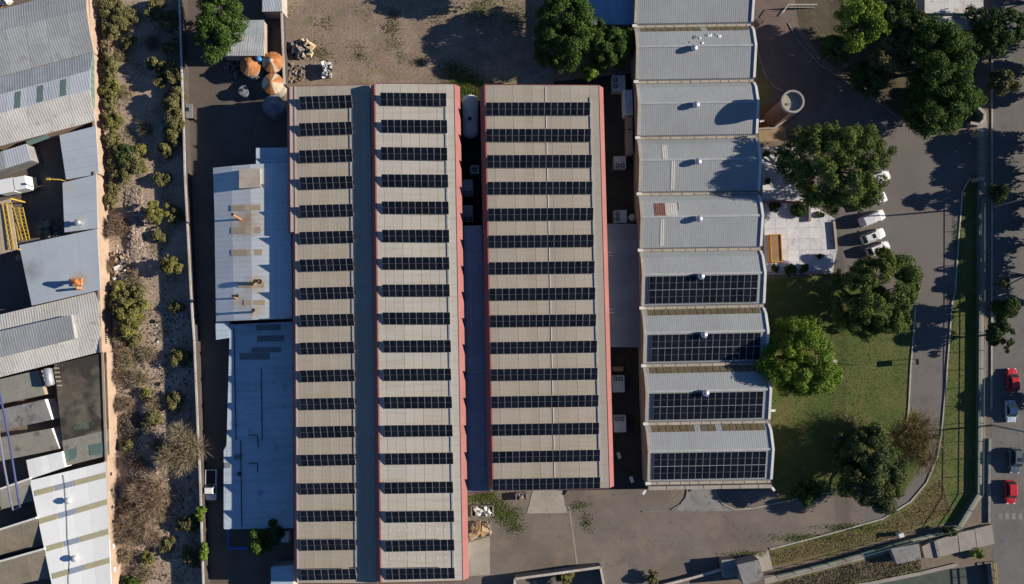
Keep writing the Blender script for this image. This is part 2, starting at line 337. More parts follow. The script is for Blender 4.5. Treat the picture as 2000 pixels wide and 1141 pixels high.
m_dgrass = M('dry_grass', (.24,.18,.085), (.18,.16,.06), .4, .9, island=.4, grain=.2, spec=.08)
m_stone = M('rubble_stone', (.34,.275,.22), (.25,.20,.16), 1.2, .95, grain=.2, island=.4)
m_stoned = M('dark_rubble', (.16,.12,.09), (.11,.085,.07), 1.2, .95, grain=.2, island=.5)
m_cwhite = M('white_car_paint', (.72,.72,.71), (.70,.70,.69), .5, .25, spec=.5, grain=0)
m_cred = M('red_car_paint', (.45,.02,.03), (.43,.02,.028), .5, .25, spec=.5, grain=0)
m_csilver = M('silver_blue_car_paint', (.42,.50,.58), (.40,.48,.55), .5, .25, spec=.5, grain=0)
m_cdark = M('slate_car_paint', (.09,.12,.14), (.08,.11,.13), .5, .25, spec=.5, grain=0)
m_glass = M('car_glass', (.02,.03,.035), (.018,.026,.03), .5, .1, spec=.5, grain=0)
m_tyre = M('tyre', (.02,.02,.02), (.016,.016,.016), 1, .9, grain=0)
m_lampg = M('headlight_glass', (.7,.7,.68), (.65,.65,.63), 1, .2, grain=0)
m_tail = M('tail_light', (.35,.02,.02), (.3,.02,.02), 1, .3, grain=0)
m_water = M('murky_water', (.07,.085,.065), (.10,.11,.085), .4, .25, .02, 3, spec=.5, grain=.1)
m_fence = M('green_fence', (.10,.16,.13), (.08,.13,.105), .8, .6, grain=.1)
m_wire = M('wire', (.30,.30,.31), (.26,.26,.27), 1, .5, grain=0)
m_house = M('white_house_roof', (.55,.55,.53), (.47,.45,.43), .4, .8, grain=.15, stain=(.8,.58,.7,(.33,.22,.18)))

# ------------------------------------------------------------------ ground and paving (each sheet 4 mm over the one below)
def sheet(name, pts, z, mat, kind='structure'):
    mb = MB(); q = [P(x,y,z) for x,y in pts]
    a = sum(q[i].x*q[(i+1)%len(q)].y-q[(i+1)%len(q)].x*q[i].y for i in range(len(q)))
    if a < 0: q = q[::-1]
    mb.add(q, [tuple(range(len(q)))]); o = mb.build(name, mat)
    if kind: o['kind'] = kind
    return o
CANAL = [(1500,1172),(1790,1122),(1935,1100),(1945,1190),(1800,1215),(1500,1260)]
def ground():
    bm = bmesh.new(); e = []
    for loop in ([Vector(p) for p in ((-900,-900,0),(900,-900,0),(900,900,0),(-900,900,0))], [P(x,y) for x,y in CANAL]):
        vv = [bm.verts.new(p) for p in loop]
        e += [bm.edges.new((vv[i],vv[(i+1)%len(vv)])) for i in range(len(vv))]
    bmesh.ops.triangle_fill(bm, use_beauty=True, use_dissolve=False, edges=e, normal=(0,0,1))
    for f in bm.faces:
        if f.normal.z < 0: f.normal_flip()
    me = bpy.data.meshes.new('ground'); bm.to_mesh(me); bm.free(); me.materials.append(m_ground)
    o = bpy.data.objects.new('ground', me); COL.objects.link(o); structure(o)
ground()
mb = MB(); cz = [P(x,y) for x,y in CANAL]; n = len(cz)
mb.add([(p.x,p.y,-.001) for p in cz]+[(p.x,p.y,-2) for p in cz], [(i,n+i,n+(i+1)%n,(i+1)%n) for i in range(n)])
structure(mb.build('canal_bank', m_concd))
mb = MB(); mb.add([(p.x,p.y,-1.3) for p in cz], [tuple(range(n))[::-1]]); o = structure(mb.build('canal_water', m_water))
sheet('wasteland_strip', [(194,-60),(352,-60),(372,400),(398,860),(412,1200),(239,1200)], .004, m_strip)
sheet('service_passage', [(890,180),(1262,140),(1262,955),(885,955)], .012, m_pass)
sheet('alley', [(366,-60),(372,300),(384,500),(400,860),(410,1200),(600,1200),(600,-60)], .004, m_alley)
sheet('dirt_yard', [(556,-60),(1240,-60),(1240,200),(555,200)], .008, m_yard)
sheet('gravel_lot', [(880,940),(1275,940),(1275,960),(1520,960),(1600,975),(1700,975),(1770,962),(1800,1000),(1700,1026),(1500,1078),(1410,1120),(1300,1150),(1270,1200),(880,1200)], .008, m_lot)
sheet('driveway', [(1478,-60),(1535,-60),(1548,50),(1600,120),(1690,180),(1760,232),(1850,262),(1912,262),(1899,345),(1884,372),(1876,464),(1868,570),(1858,660),(1850,760),(1842,850),(1833,895),(1812,945),(1780,983),(1727,1016),
      (1690,1026),(1690,975),(1765,965),(1800,915),(1815,870),(1790,800),(1776,800),(1778,720),(1786,600),(1700,560),(1630,520),(1630,430),(1560,300),(1495,200),(1478,140)], .012, m_asph)
sheet('entrance_drive', [(1474,-60),(1533,-60),(1546,50),(1598,120),(1640,150),(1600,220),(1520,210),(1490,130),(1476,90)], .016, m_red_pave)
sheet('lawn', [(1498,545),(1640,535),(1700,560),(1786,600),(1783,650),(1777,720),(1773,800),(1792,806),(1817,868),(1800,912),(1766,961),(1700,970),(1600,968),(1530,985),(1512,960),(1505,800)], .02, m_lawn)
sheet('side_lawn', [(1478,95),(1488,140),(1512,180),(1500,205),(1482,212)], .02, m_lawn)
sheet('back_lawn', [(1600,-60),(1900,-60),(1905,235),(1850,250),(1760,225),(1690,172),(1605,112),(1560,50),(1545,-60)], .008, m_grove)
sheet('verge', [(1912,352),(1898,347),(1882,372),(1875,464),(1867,570),(1857,660),(1849,760),(1841,850),(1832,895),(1811,944),(1779,982),(1726,1015),(1650,1037),(1504,1075),(1506,1108),(1611,1090),(1740,1050),(1862,1018),(1904,960),(1910,600)], .016, m_lawn)
sheet('dry_verge', [(1842,930),(1812,950),(1780,988),(1727,1020),(1650,1040),(1506,1078),(1508,1108),(1611,1090),(1740,1050),(1800,1034),(1860,1000)], .02, m_dry)
sheet('sidewalk', [(1908,235),(1928,235),(1925,600),(1924,962),(1880,1036),(1850,1040),(1716,1085),(1493,1142),(1493,1130),(1700,1072),(1866,1026),(1907,963),(1909,600)], .024, m_side)
sheet('street', [(1936,-80),(2400,-80),(2400,1300),(1945,1300),(1936,1000)], .012, m_street)
sheet('canal_verge', [(1300,1160),(1493,1142),(1716,1086),(1800,1068),(1800,1118),(1500,1170),(1300,1200)], .012, m_dry)
def strip_line(name, pts, wd, z0, z1, mat, parent=None):
    mb = MB(); q = [P(x,y,z1) for x,y in pts]
    for a, b in zip(q[:-1], q[1:]):
        mb.beam((a.x,a.y,(z0+z1)/2),(b.x,b.y,(z0+z1)/2), wd, z1-z0)
    return mb.build(name, mat, parent)
KERB = [(1896,347),(1881,372),(1873,464),(1866,570),(1860,592),(1855,660),(1847,760),(1839,850),(1831,894),(1810,943),(1779,980),(1726,1013),(1650,1035),(1598,1049),(1504,1073)]
structure(strip_line('kerb', KERB, .22, 0, .14, m_kerb))
structure(strip_line('kerb', [(1788,600),(1785,650),(1779,720),(1775,800),(1771,830)], .25, 0, .14, m_kerb))
structure(strip_line('kerb', [(1540,45),(1556,75),(1600,125),(1690,182),(1760,232)], .2, 0, .13, m_concd))
structure(strip_line('kerb', [(1480,100),(1492,140),(1510,168),(1530,178)], .2, 0, .13, m_concd))
structure(strip_line('kerb', [(1343,956),(1340,972),(1330,985),(1310,997),(1255,999)], .18, 0, .13, m_concd))
structure(strip_line('kerb', [(1397,956),(1402,972),(1414,986),(1435,996),(1470,993),(1600,966),(1637,961)], .18, 0, .13, m_kerb))
structure(strip_line('kerb', [(1934,857),(1933,940),(1933,1022)], .45, 0, .35, m_concd))
structure(strip_line('kerb', [(1938,30),(1938,400),(1937,800)], .25, 0, .16, m_kerb))
sheet('walkway', [(1344,950),(1396,950),(1402,974),(1414,987),(1433,998),(1315,999),(1330,987),(1340,973)], .02, m_concd)
sheet('concrete_ramp', [(1043,950),(1096,950),(1108,1002),(1029,1003)], .05, m_conc)
sheet('concrete_ramp', [(1011,131),(1086,131),(1080,170),(1021,170)], .05, m_concd)
sheet('concrete_apron', [(905,1063),(957,1047),(957,1123),(905,1126)], .05, m_conc)
sheet('entrance_slab', [(1425,1100),(1500,1074),(1510,1112),(1440,1130)], .03, m_conc)
structure(strip_line('drain_channel', [(1110,985),(1113,1000),(1120,1050),(1127,1102)], .2, 0, .02, m_conc))
for k in range(4):
    sheet('crosswalk_bar', [(1950+k*13,1003),(1957+k*13,1002),(1958+k*13,1014),(1951+k*13,1015)], .02, m_wornpaint)

# ------------------------------------------------------------------ generic building pieces
def quad_grid(q, u, v):
    """bilinear point on quad TL,TR,BR,BL"""
    return L2(L2(q[0],q[1],u), L2(q[3],q[2],u), v)
def shed(name, label, cat, px, z, roof, wall, ns=4, along='v', th=.12, zs=None, overhang=.0, base=None, group=None):
    zs = zs or [z]*4
    q = [P(x,y,zz) for (x,y),zz in zip(px, zs)]
    c = sum(q, Vector())/4
    t = thing(name, label, cat, (c.x,c.y,0), group=group)
    mb = MB(); lo = min(zs)-th-.01
    ins = [c + (p-c)*.985 for p in q]
    mb.add([(p.x,p.y,0) for p in ins]+[(p.x,p.y,zz-th-.01) for p,zz in zip(ins,zs)],
           [(0,3,7,4),(1,0,4,5),(2,1,5,6),(3,2,6,7),(4,7,6,5)])
    mb.build('wall', wall, t)
    for k in range(ns):
        a, b = k/ns, (k+1)/ns; g = .012/max(1.0,((q[1]-q[0]).length if along=='u' else (q[3]-q[0]).length))
        if along == 'u': pts = [quad_grid(q,a+g,0),quad_grid(q,b-g,0),quad_grid(q,b-g,1),quad_grid(q,a+g,1)]
        else: pts = [quad_grid(q,0,a+g),quad_grid(q,1,a+g),quad_grid(q,1,b-g),quad_grid(q,0,b-g)]
        m = roof[k%len(roof)] if isinstance(roof,list) else roof
        MB().slab([p+Vector((0,0,.006*(k%2))) for p in pts], th).build('roof_sheet', m, t)
    return t, q

# ------------------------------------------------------------------ three long warehouses with beige roofs
def warehouse(name, label, cr, z, roofmat, nstrip, sides, zoff=(0,0), capmat=None):
    """cr: roof corners TL,TR,BR,BL in photo pixels at height z"""
    zs = [z+zoff[0], z+zoff[1], z+zoff[1], z+zoff[0]]
    q = [P(x,y,zz) for (x,y),zz in zip(cr,zs)]
    c = sum(q, Vector())/4
    t = thing(name, label, 'warehouse', (c.x,c.y,0))
    mb = MB()
    mb.add([(p.x,p.y,0) for p in q]+[(p.x,p.y,p.z-.10) for p in q], [(0,3,7,4),(1,0,4,5),(2,1,5,6),(3,2,6,7),(4,7,6,5)])
    mb.build('wall', m_cream, t)
    for k in range(nstrip):
        a, b = k/nstrip, (k+1)/nstrip
        pts = [quad_grid(q,a,0),quad_grid(q,b,0),quad_grid(q,b,1),quad_grid(q,a,1)]
        dz = Vector((0,0,.008*(k%2)))
        MB().slab([p+dz for p in pts], .06).build('roof_sheet', roofmat, t)
        if k:
            a0, b0 = quad_grid(q,a,0.004)+Vector((0,0,.009)), quad_grid(q,a,.996)+Vector((0,0,.009))
            MB().beam(a0,b0,.07,.014).build('lap_strip', m_seam, t)
    # red sloping fascia
    def fascia(i, j, out, drop, mat, cap=True):
        a, b = q[i], q[j]; d = (b-a); nrm = Vector((d.y,-d.x,0)).normalized()
        mid = (a+b)/2
        if (mid+nrm-c).length < (mid-c).length: nrm = -nrm
        e = d.normalized()*.0
        lo_a, lo_b = a+nrm*out-Vector((0,0,drop))-e, b+nrm*out-Vector((0,0,drop))+e
        mb = MB(); up = Vector((0,0,.05))
        mb.add([a+up,b+up,lo_b+up,lo_a+up,a-nrm*.02-up,b-nrm*.02-up,lo_b-up,lo_a-up],[(0,1,2,3),(3,2,1,0)[::-1] if False else (7,6,5,4),(0,3,7,4),(1,5,6,2),(3,2,6,7),(0,4,5,1)])
        o = mb.build('fascia', mat, t)
        bmx = bmesh.new(); bmx.from_mesh(o.data); bmesh.ops.recalc_face_normals(bmx, faces=bmx.faces); bmx.to_mesh(o.data); bmx.free()
        if cap:
            MB().beam(a+up*.8-nrm*.10, b+up*.8-nrm*.10, .24, .04).build('edge_cap', capmat or m_cap, t)
    for s in sides:
        if s == 'W': fascia(0,3,.85,1.2,m_red)
        if s == 'E': fascia(1,2,.85,1.2,m_red,False)
        if s == 'N': fascia(0,1,.35,.7,m_redx,False)
        if s == 'S': fascia(3,2,.35,.7,m_redx,False)
    return t, q
Z1, Z2, Z3 = 6.65, 8.0, 8.0
wh1, q1 = warehouse('warehouse', 'long western warehouse with beige roof and eighteen short solar rows', [(575,169),(722,166),(737,1139),(580.5,1139)], Z1, m_roofA, 9, 'WNS', capmat=m_capp)
warehouse('side_extension', 'narrow side extension of the western warehouse roof beside the silos', [(566,169.3),(574.6,169.1),(577.2,453),(568,453.3)], Z1-.02, m_roofA, 1, 'WS', capmat=m_capp)
wh2, q2 = warehouse('warehouse', 'long middle warehouse with the palest roof, between the two other beige warehouses', [(731,163.5),(887.5,165),(904.5,1134),(743,1138)], Z2, m_roofB, 9, 'WENS', (.12,-.1))
wh3, q3 = warehouse('warehouse', 'shorter eastern warehouse with beige roof and a white line along it', [(946.5,166),(1170,167),(1191,953),(962.5,957)], Z3, m_roofC, 12, 'WENS')
# step walls under south-west corner: lean-to of the western warehouse is narrower in the north
mb = MB()
for v in np.linspace(.02,.98,2): pass
# white ridge line of the eastern warehouse and cable trays
def tray(t, q, u, nm='cable_tray', wd=.16, h=.08, mat=m_galv, off=.07, v0=.03, v1=.985):
    a, b = quad_grid(q,u,v0), quad_grid(q,u,v1)
    z = Vector((0,0,off)); MB().beam(a+z,b+z,wd,h).build(nm, mat, t)
tray(wh3, q3, .532, 'ridge_flashing', .10, .04, m_dot, .045, .005, .995)
tray(wh1, q1, .738, wd=.3); tray(wh2, q2, .885, wd=.28); tray(wh3, q3, .92, wd=.28)
mbw = MB()
for k in range(1,9):
    for j in range(3 if k%2 else 4):
        p = quad_grid(q2, .03+k*.095, .90+.027*j); mbw.box((p.x,p.y,p.z+.02),(.2,.2,.03))
o = mbw.build('fastener_caps', m_dot, wh2); o['kind'] = 'stuff'
for t, q, nn in ((wh1,q1,9),(wh2,q2,9),(wh3,q3,12)):
    mbw = MB()
    for k in range(1,nn):
        for v in np.arange(.01,.99,.0075):
            if rng.random() < .55:
                p = quad_grid(q,k/nn,v); mbw.box((p.x,p.y,p.z+.014),(.12,.12,.014))
    o = mbw.build('fastener_caps', m_seam, t); o['kind'] = 'stuff'

# ------------------------------------------------------------------ solar panels
PW, PD, TILT = 1.10, 2.20, R(21)
def panel_mesh():
    mb = MB(); fw = .026; x, y = PW/2-.012, PD/2-.005
    mb.box((0,0,0),(2*x,2*y,.035),0,1)
    for sy in (-1,1):
        h = (y-fw-.008)/2
        mb.box((0,sy*(h+.008),.019),(2*(x-fw),2*h,.008),0,0)
    return mb.mesh('solar_panel',[m_cell,m_frame])
PM = panel_mesh()
RM = MB().box((0,0,0),(1,.06,.06)).mesh('rail', m_frame)
LM = MB().box((0,0,.5),(.06,.06,1)).mesh('leg', m_frame)
def solar_row(a, b, n, label, group, z):
    """a,b : ground-plan ends (Vector) of the row's middle line at roof height z"""
    d = b-a; rz = math.atan2(d.y,d.x)+rng.uniform(-.0025,.0025); c = (a+b)/2+Vector((rng.uniform(-.05,.05),rng.uniform(-.06,.06),0)); pw = d.length/n
    t = thing('solar_panel_row', label, 'solar panels', (c.x,c.y,z), rz, group)
    zc = .14+PD/2*math.sin(TILT)
    for k in range(n):
        inst('solar_panel', PM, t, ((k-(n-1)/2)*pw,0,zc+rng.uniform(-.004,.004)), (TILT+rng.uniform(-.004,.004),0,0), (pw/PW,1,1))
    for s in (-.55,.55):
        inst('mounting_rail', RM, t, (0,s*math.cos(TILT),zc+s*math.sin(TILT)-.052), (TILT,0,0), (d.length+.12,1,1))
        h = zc+s*math.sin(TILT)-.09
        for k in range(0,n+1,2):
            inst('support_leg', LM, t, ((k-n/2)*pw*.97,s*math.cos(TILT),0.03), (0,0,0), (1,1,h))
    return t
r1 = [197,250,302,355,409,462,516,570,623,677,732,786,841,896,951,1006,1062,1119]
for i, y in enumerate(r1):
    f = i/17; dy = (1.6+(.8-1.6)*f)
    a = P(585+(587.5-585)*f, y+dy+2.5, Z1+.5); b = P(687.5+(695.5-687.5)*f, y-dy+2.5, Z1+.5)
    solar_row(a,b,8,'dark row of eight solar panels on the western beige warehouse roof','solar rows on the western warehouse',Z1+.02)
r2 = [192.5,245,298,351,404.5,458.5,512,566,620.5,675,729.5,784,839,894,950,1006.5,1063,1119]
for i, y in enumerate(r2):
    f = i/17; dy = -.6+1.9*f
    zz = Z2+.02; a = P(743.5+(753-743.5)*f, y+dy+2.2, zz+.5); b = P(872.5+(888.5-872.5)*f, y-dy+2.2, zz+.5)
    solar_row(a,b,10,'dark row of ten solar panels on the palest, middle warehouse roof','solar rows on the middle warehouse',zz)
r3 = [211.5,262.5,314,366,417.5,469,521,573,624.5,677,730,783,836,889.5,943.5]
for i, y in enumerate(r3):
    f = i/14; dy = .1+2.1*f
    a = P(949+(962.5-949)*f, y+dy+2, Z3+.5); b = P(1153+(1173-1153)*f, y-dy+2, Z3+.5)
    solar_row(a,b,16,'dark row of sixteen solar panels on the shorter eastern warehouse roof','solar rows on the eastern warehouse',Z3+.02)

# ------------------------------------------------------------------ valley roof between middle and eastern warehouse
vt, vq = shed('lean_to_roof', 'low shaded grey lean-to roof filling the gap between two red-edged warehouses', 'roof',
     [(905,441),(941,440),(957,960),(912.5,962)], 6.2, m_valley, m_cream, 10, 'v')
MB().beam(quad_grid(vq,.35,.01)+Vector((0,0,.06)),quad_grid(vq,.35,.55)+Vector((0,0,.06)),.08,.06).build('cable', m_seam, vt)
MB().beam(quad_grid(vq,.02,.555)+Vector((0,0,.07)),quad_grid(vq,.98,.55)+Vector((0,0,.07)),.1,.06).build('cable', m_seam, vt)
a, b = vq[3], vq[2]
MB().slab([a+Vector((0,.05,.05)),b+Vector((0,.05,.05)),b+Vector((0,-.35,-.6)),a+Vector((0,-.35,-.6))],.06).build('fascia', m_redx, vt)

# ------------------------------------------------------------------ vaulted factory hall
ZV = 4.6
VL = [(1238,-52),(1238,57.5),(1241,166),(1244,275),(1246.5,384),(1249,493.5),(1252,606),(1255.5,718),(1259.5,831),(1264,947)]
VR = [(1466,-56),(1468,54),(1472,162.5),(1477,271.5),(1481,381),(1485,490),(1491,601),(1496,713),(1501,826.5),(1505,943)]
PROF = [(0.0,.35),(.10,1.25),(.40,2.05),(.925,.62),(.94,.30),(1.0,.30)]
c0 = P(1370,450,0)
hall = thing('vaulted_hall', 'long grey hall roofed by a row of low vaulted bays', 'factory hall', (c0.x,c0.y,0))
bays = []
for i in range(9):
    A = [P(*VL[i],ZV),P(*VR[i],ZV),P(*VR[i+1],ZV),P(*VL[i+1],ZV)]
    bays.append(A)
    def pt(u, v, dz=0.0, A=A):
        z = PROF[-1][1]
        for (t0,z0),(t1,z1) in zip(PROF[:-1],PROF[1:]):
            if t0 <= v <= t1: z = z0+(z1-z0)*(v-t0)/(t1-t0); break
        p = quad_grid(A,u,v); return Vector((p.x,p.y,ZV+z+dz))
    bays[-1] = pt
    # end walls and body
    for u, sgn in ((.004,-1),(.996,1)):
        top = [pt(u,v,-.06) for v,_ in PROF]; mb = MB(); nn = len(top)
        mb.add(top+[Vector((p.x,p.y,ZV)) for p in top], [(k,k+1,nn+k+1,nn+k) if sgn<0 else (k+1,k,nn+k,nn+k+1) for k in range(nn-1)])
        mb.build('gable_wall', m_maroon if sgn<0 else m_cream, hall)
        mb = MB(); mb.add([(top[0].x,top[0].y,0),(top[-1].x,top[-1].y,0),(top[-1].x,top[-1].y,ZV),(top[0].x,top[0].y,ZV)], [(0,1,2,3) if sgn>0 else (3,2,1,0)])
        mb.build('wall', m_brownw, hall)
    skylit = i in (0+1,5+1,6+1,7+1) or i == 1
    for j in range(len(PROF)-1):
        v0, v1 = PROF[j][0], PROF[j+1][0]
        if j == 0 and skylit:
            nsk = 16
            for (u0,u1) in ((0,.045),(.955,1)):
                MB().slab([pt(u0,v0),pt(u1,v0),pt(u1,v1),pt(u0,v1)],.06).build('roof_sheet', m_vault, hall)
            for k in range(nsk):
                u0, u1 = .045+.91*k/nsk, .045+.91*(k+1)/nsk; g = .0022
                grey = (i==8 and k in (6,9)) or (i==1 and k==9)
                MB().slab([pt(u0+g,v0,.0),pt(u1-g,v0,.0),pt(u1-g,v1,.0),pt(u0+g,v1,.0)],.05).build('skylight_panel', m_vault if grey else m_sky, hall)
        else:
            MB().slab([pt(0,v0),pt(1,v0),pt(1,v1),pt(0,v1)],.06).build('gutter' if j==4 else 'roof_sheet', m_vault if j<4 else m_concd, hall)
    MB().beam(pt(.005,.40,.03),pt(.995,.40,.03),.35,.06).build('ridge_cap', m_galv, hall)
    for u in (.006,.994):
        mb = MB()
        for (v0,_),(v1,_) in zip(PROF[:3],PROF[1:4]): mb.beam(pt(u,v0,.09),pt(u,v1,.09),.42,.2)
        mb.build('end_coping', m_white if u>.5 else m_coping, hall)
    mb = MB(); a, b = pt(-.018,.965,.25), pt(.02,.965,.25); mb.beam(a,b,.5,.3); mb.build('spout', m_white, hall)
    # coping stones on the parapet of the valley
    k = 0.0
    while k < .985:
        l = rng.uniform(.07,.105); k1 = min(k+l,.99)
        a, b = pt(k+.003,.972,.0), pt(k1-.003,.972,.0)
        MB().beam(a,b,.36+rng.uniform(-.03,.03),.2).build('coping_stone', m_coping, hall); k = k1
pt = bays[-1]
k = 0.0
while k < .99:
    k1 = min(k+.148,1.0); MB().beam(pt(k+.003,1.0,.33)+Vector((0,-.42,0)),pt(k1-.003,1.0,.33)+Vector((0,-.42,0)),.6,.22).build('coping_stone', m_conc, hall); k = k1
mb = MB(); a, b = pt(0,1,0), pt(1,1,0); mb.add([(a.x,a.y-.5,0),(b.x,b.y-.5,0),(b.x,b.y-.5,ZV+.45),(a.x,a.y-.5,ZV+.45)],[(0,1,2,3)]); mb.build('wall', m_cream, hall)
# patches of newer or rusted sheets
for i,u0,u1,v0,v1,m in ((3,.19,.235,.12,.39,m_vaultp),(3,.26,.30,.42,.90,m_vaultp),(4,.115,.205,.15,.385,m_rustp),(4,.205,.305,.15,.39,m_vaultp),(4,.305,.315,.14,.28,m_rustp),(4,.16,.20,.44,.9,m_vaultp)):
    pt = bays[i]; MB().slab([pt(u0,v0,.03),pt(u1,v0,.03),pt(u1,v1,.03),pt(u0,v1,.03)],.025).build('patched_sheet', m, hall)
# arrays
for i, (x0,x1) in ((5,(.055,.935)),(6,(.06,.935)),(7,(.06,.935)),(8,(.045,.94))):
    pt = bays[i]; a, b = pt(0,.43), pt(1,.43); d = (b-a); rz = math.atan2(d.y,d.x); wl = d.length
    a2, b2 = pt(.5,.43), pt(.5,.90); sl_ = (a2-b2); tl = math.atan2(sl_.z, Vector((sl_.x,sl_.y,0)).length); dl = sl_.length
    c = pt((x0+x1)/2,.665,0)
    ordn = {5:'highest up the hall',6:'second',7:'third',8:'last'}[i]
    lab = {5:'solar array of two rows on the vaulted bay beside the whitewashed patio',6:'solar array of two rows on the vaulted bay partly shaded by the bright green tree',
           7:'two-row solar array on the vaulted bay beside the lower half of the bright tree',8:'solar array of two rows on the end bay of the vaulted hall'}[i]
    t = thing('solar_array', lab, 'solar panels', (c.x,c.y,c.z), rz)
    n = 16; pw = wl*(x1-x0)/n; pd = dl/2
    off = .22
    for r_ in (0,1):
        s = (.5-r_)*pd
        for k in range(n):
            inst('solar_panel', PM, t, ((k-(n-1)/2)*pw, s*math.cos(tl), s*math.sin(tl)+off), (tl+rng.uniform(-.004,.004),0,0), (pw/PW,pd/PD*.99,1))
        for q_ in (-.25,.25):
            s2 = s+q_*pd; inst('mounting_rail', RM, t, (0,s2*math.cos(tl),s2*math.sin(tl)+off-.06),(tl,0,0),(wl*(x1-x0)+.1,1,1))
    for k in range(0,n+1,4):
        for s in (-.9,.9): inst('support_leg', LM, t, ((k-n/2)*pw*.98,s*pd*math.cos(tl),s*pd*math.sin(tl)-.02),(0,0,0),(1,1,off))
# turbine vents
mvent = MB(); mvent.lathe([(.34,0),(.34,.28),(.30,.30)],(0,0,0),16)
VB = mvent.mesh('vent_base', m_galv, smooth=False)
mvent = MB(); mvent.lathe([(.30,.30),(.52,.38),(.60,.58),(.50,.82),(.28,.95),(.06,1.0)],(0,0,0),20, sectors=lambda i,k:0)
VD = mvent.mesh('vent_dome', m_silver, smooth=True)
mvent = MB()
for k in range(14):
    a = 2*math.pi*k/14; mvent.beam((.50*math.cos(a),.50*math.sin(a),.36),(.52*math.cos(a+.2),.52*math.sin(a+.2),.82),.03,.06)
VF = mvent.mesh('vent_vanes', m_galv)
for i,(x,y) in zip((1,2,3,4,5,6,7),((1356,98),(1359,207),(1362.5,318),(1365.5,429),(1369.5,541),(1375,654),(1378,768))):
    # sit on the roof surface: find v
    p = P(x,y,ZV+2.3); best = min(((bays[i](u,v)-Vector((p.x,p.y,bays[i](u,v).z))).length,u,v) for u in np.linspace(.4,.6,41) for v in np.linspace(.12,.45,34))
    s = bays[i](best[1],best[2],-.02)
    t = thing('turbine_vent', 'silver round turbine vent just above the ridge of a vaulted bay', 'roof vent', s, 0, 'turbine vents on the vaulted hall')
    for me in (VB,VD,VF): inst(me.name.split('.')[0], me, t)
# torn scraps on one bay
for x,y,sx,sy,m in ((1357,74,1.0,.5,m_patch),(1367,75,.45,.4,m_white),(1380,69,.3,.3,m_patch),(1386,69,.8,.5,m_white),(1400,68,.4,.3,m_white),(1405,71,.6,.6,m_white),(1371,86,.5,.4,m_white),(1347,83,.3,.2,m_patch)):
    p = P(x,y,ZV+1.6); u = (p.x-bays[1](0,.2).x)/(bays[1](1,.2).x-bays[1](0,.2).x)
    v = min(np.linspace(.1,.4,31), key=lambda vv: abs(bays[1](u,vv).y-p.y)); s = bays[1](u,v,.06)
    mb = MB(); mb.box((0,0,0),(sx,sy,.06),rng.uniform(0,3),top=.7); o = mb.build('torn_membrane_scrap', m, None, local=True); o.location = s
    tag(o, ('pale' if m is m_white else 'dark')+' torn scrap lying on a vaulted bay above the turbine vent','debris','scraps on the vaulted roof')

shed('blue_sheet_roof','blue sheet roof between the big leafy tree and the vaulted hall','roof',[(1138,-40),(1236,-40),(1238,48),(1139,48)],3.6,M('blue_sheet',(.28,.40,.56),(.24,.35,.50),.2,.5,wave=(XX,.5,.06,.004),orand=.06,streak=('y',.4,(.2,.27,.36))),m_cream,6,'u')
# ------------------------------------------------------------------ canopy between eastern warehouse and vaulted hall
shed('canopy_roof', 'shaded blue-grey canopy roof linking the eastern warehouse to the vaulted hall', 'canopy', [(1184,437),(1246,437),(1253,679),(1189,678)], 3.3, m_canopy, m_brownw, 8, 'v')

# ------------------------------------------------------------------ machines in the gaps
def ac_unit(x, y, wx, wy, h, rz, fans, label, zb=0.1, mat=m_galv, group=None):
    p = P(x,y,zb+h); t = thing('air_conditioner', label, 'air conditioner', (p.x,p.y,0), rz, group)
    MB().box((0,0,zb+h/2),(wx,wy,h),0).build('casing', mat, t, local=True)
    MB().box((0,0,zb/2),(wx*.95,wy*.95,zb)).build('plinth', m_concd, t, local=True)
    for fx, fy in fans:
        mb = MB(); mb.lathe([(.42,0),(.42,.06),(.36,.06)],(fx,fy,zb+h),18); f = mb.build('fan_ring', m_dark, t, local=True)
        mb = MB(); mb.lathe([(.1,.07),(.1,.12)],(fx,fy,zb+h),10)
        for k in range(4):
            a = k*math.pi/2; mb.beam((fx+.1*math.cos(a),fy+.1*math.sin(a),zb+h+.08),(fx+.35*math.cos(a),fy+.35*math.sin(a),zb+h+.09),.1,.02)
        mb.build('fan_blades', m_galv, f, local=True)
    return t
ac_unit(927,331,1.6,1.6,1.2,0,[(0,0)],'square single-fan condenser beside the white gas tank')
ac_unit(913,367,1.9,2.9,1.6,0,[(-.45,-.95),(.45,-.95)],'two-fan air conditioner just below the square condenser, between two warehouses')
ac_unit(913,417,1.9,2.9,1.6,0,[(-.45,-.95),(.45,-.95)],'two-fan air conditioner at the edge of the lean-to roof')
ac_unit(1209,162,2.3,2.8,2.0,0,[(-.6,.5),(-.6,-.6)],'dark two-fan unit beside the vaulted hall, under the big tree')
ac_unit(1211,317,2.1,2.2,1.7,0,[(-.45,-.6),(.45,-.6)],'white two-fan air conditioner alone beside the vaulted hall')
ac_unit(1212,423,2.2,2.2,2.0,0,[(-.55,.5),(-.55,-.4)],'two-fan air conditioner against the edge of the canopy roof')
ac_unit(1208,750,2.1,2.9,1.6,0,[(-.5,.9),(.4,.9)],'pale two-fan air conditioner below the canopy, beside a wooden crate')
ac_unit(1211,828,2.1,2.9,1.6,0,[(-.5,.9),(.4,.9)],'pale two-fan air conditioner by the lower end of the hall')
mb = MB(); p = P(1207,721,.8); mb.box((p.x,p.y,.4),(1.9,.8,.8)); tag(mb.build('wooden_crate', m_wood),'brown wooden crate next to an air conditioner','crate')
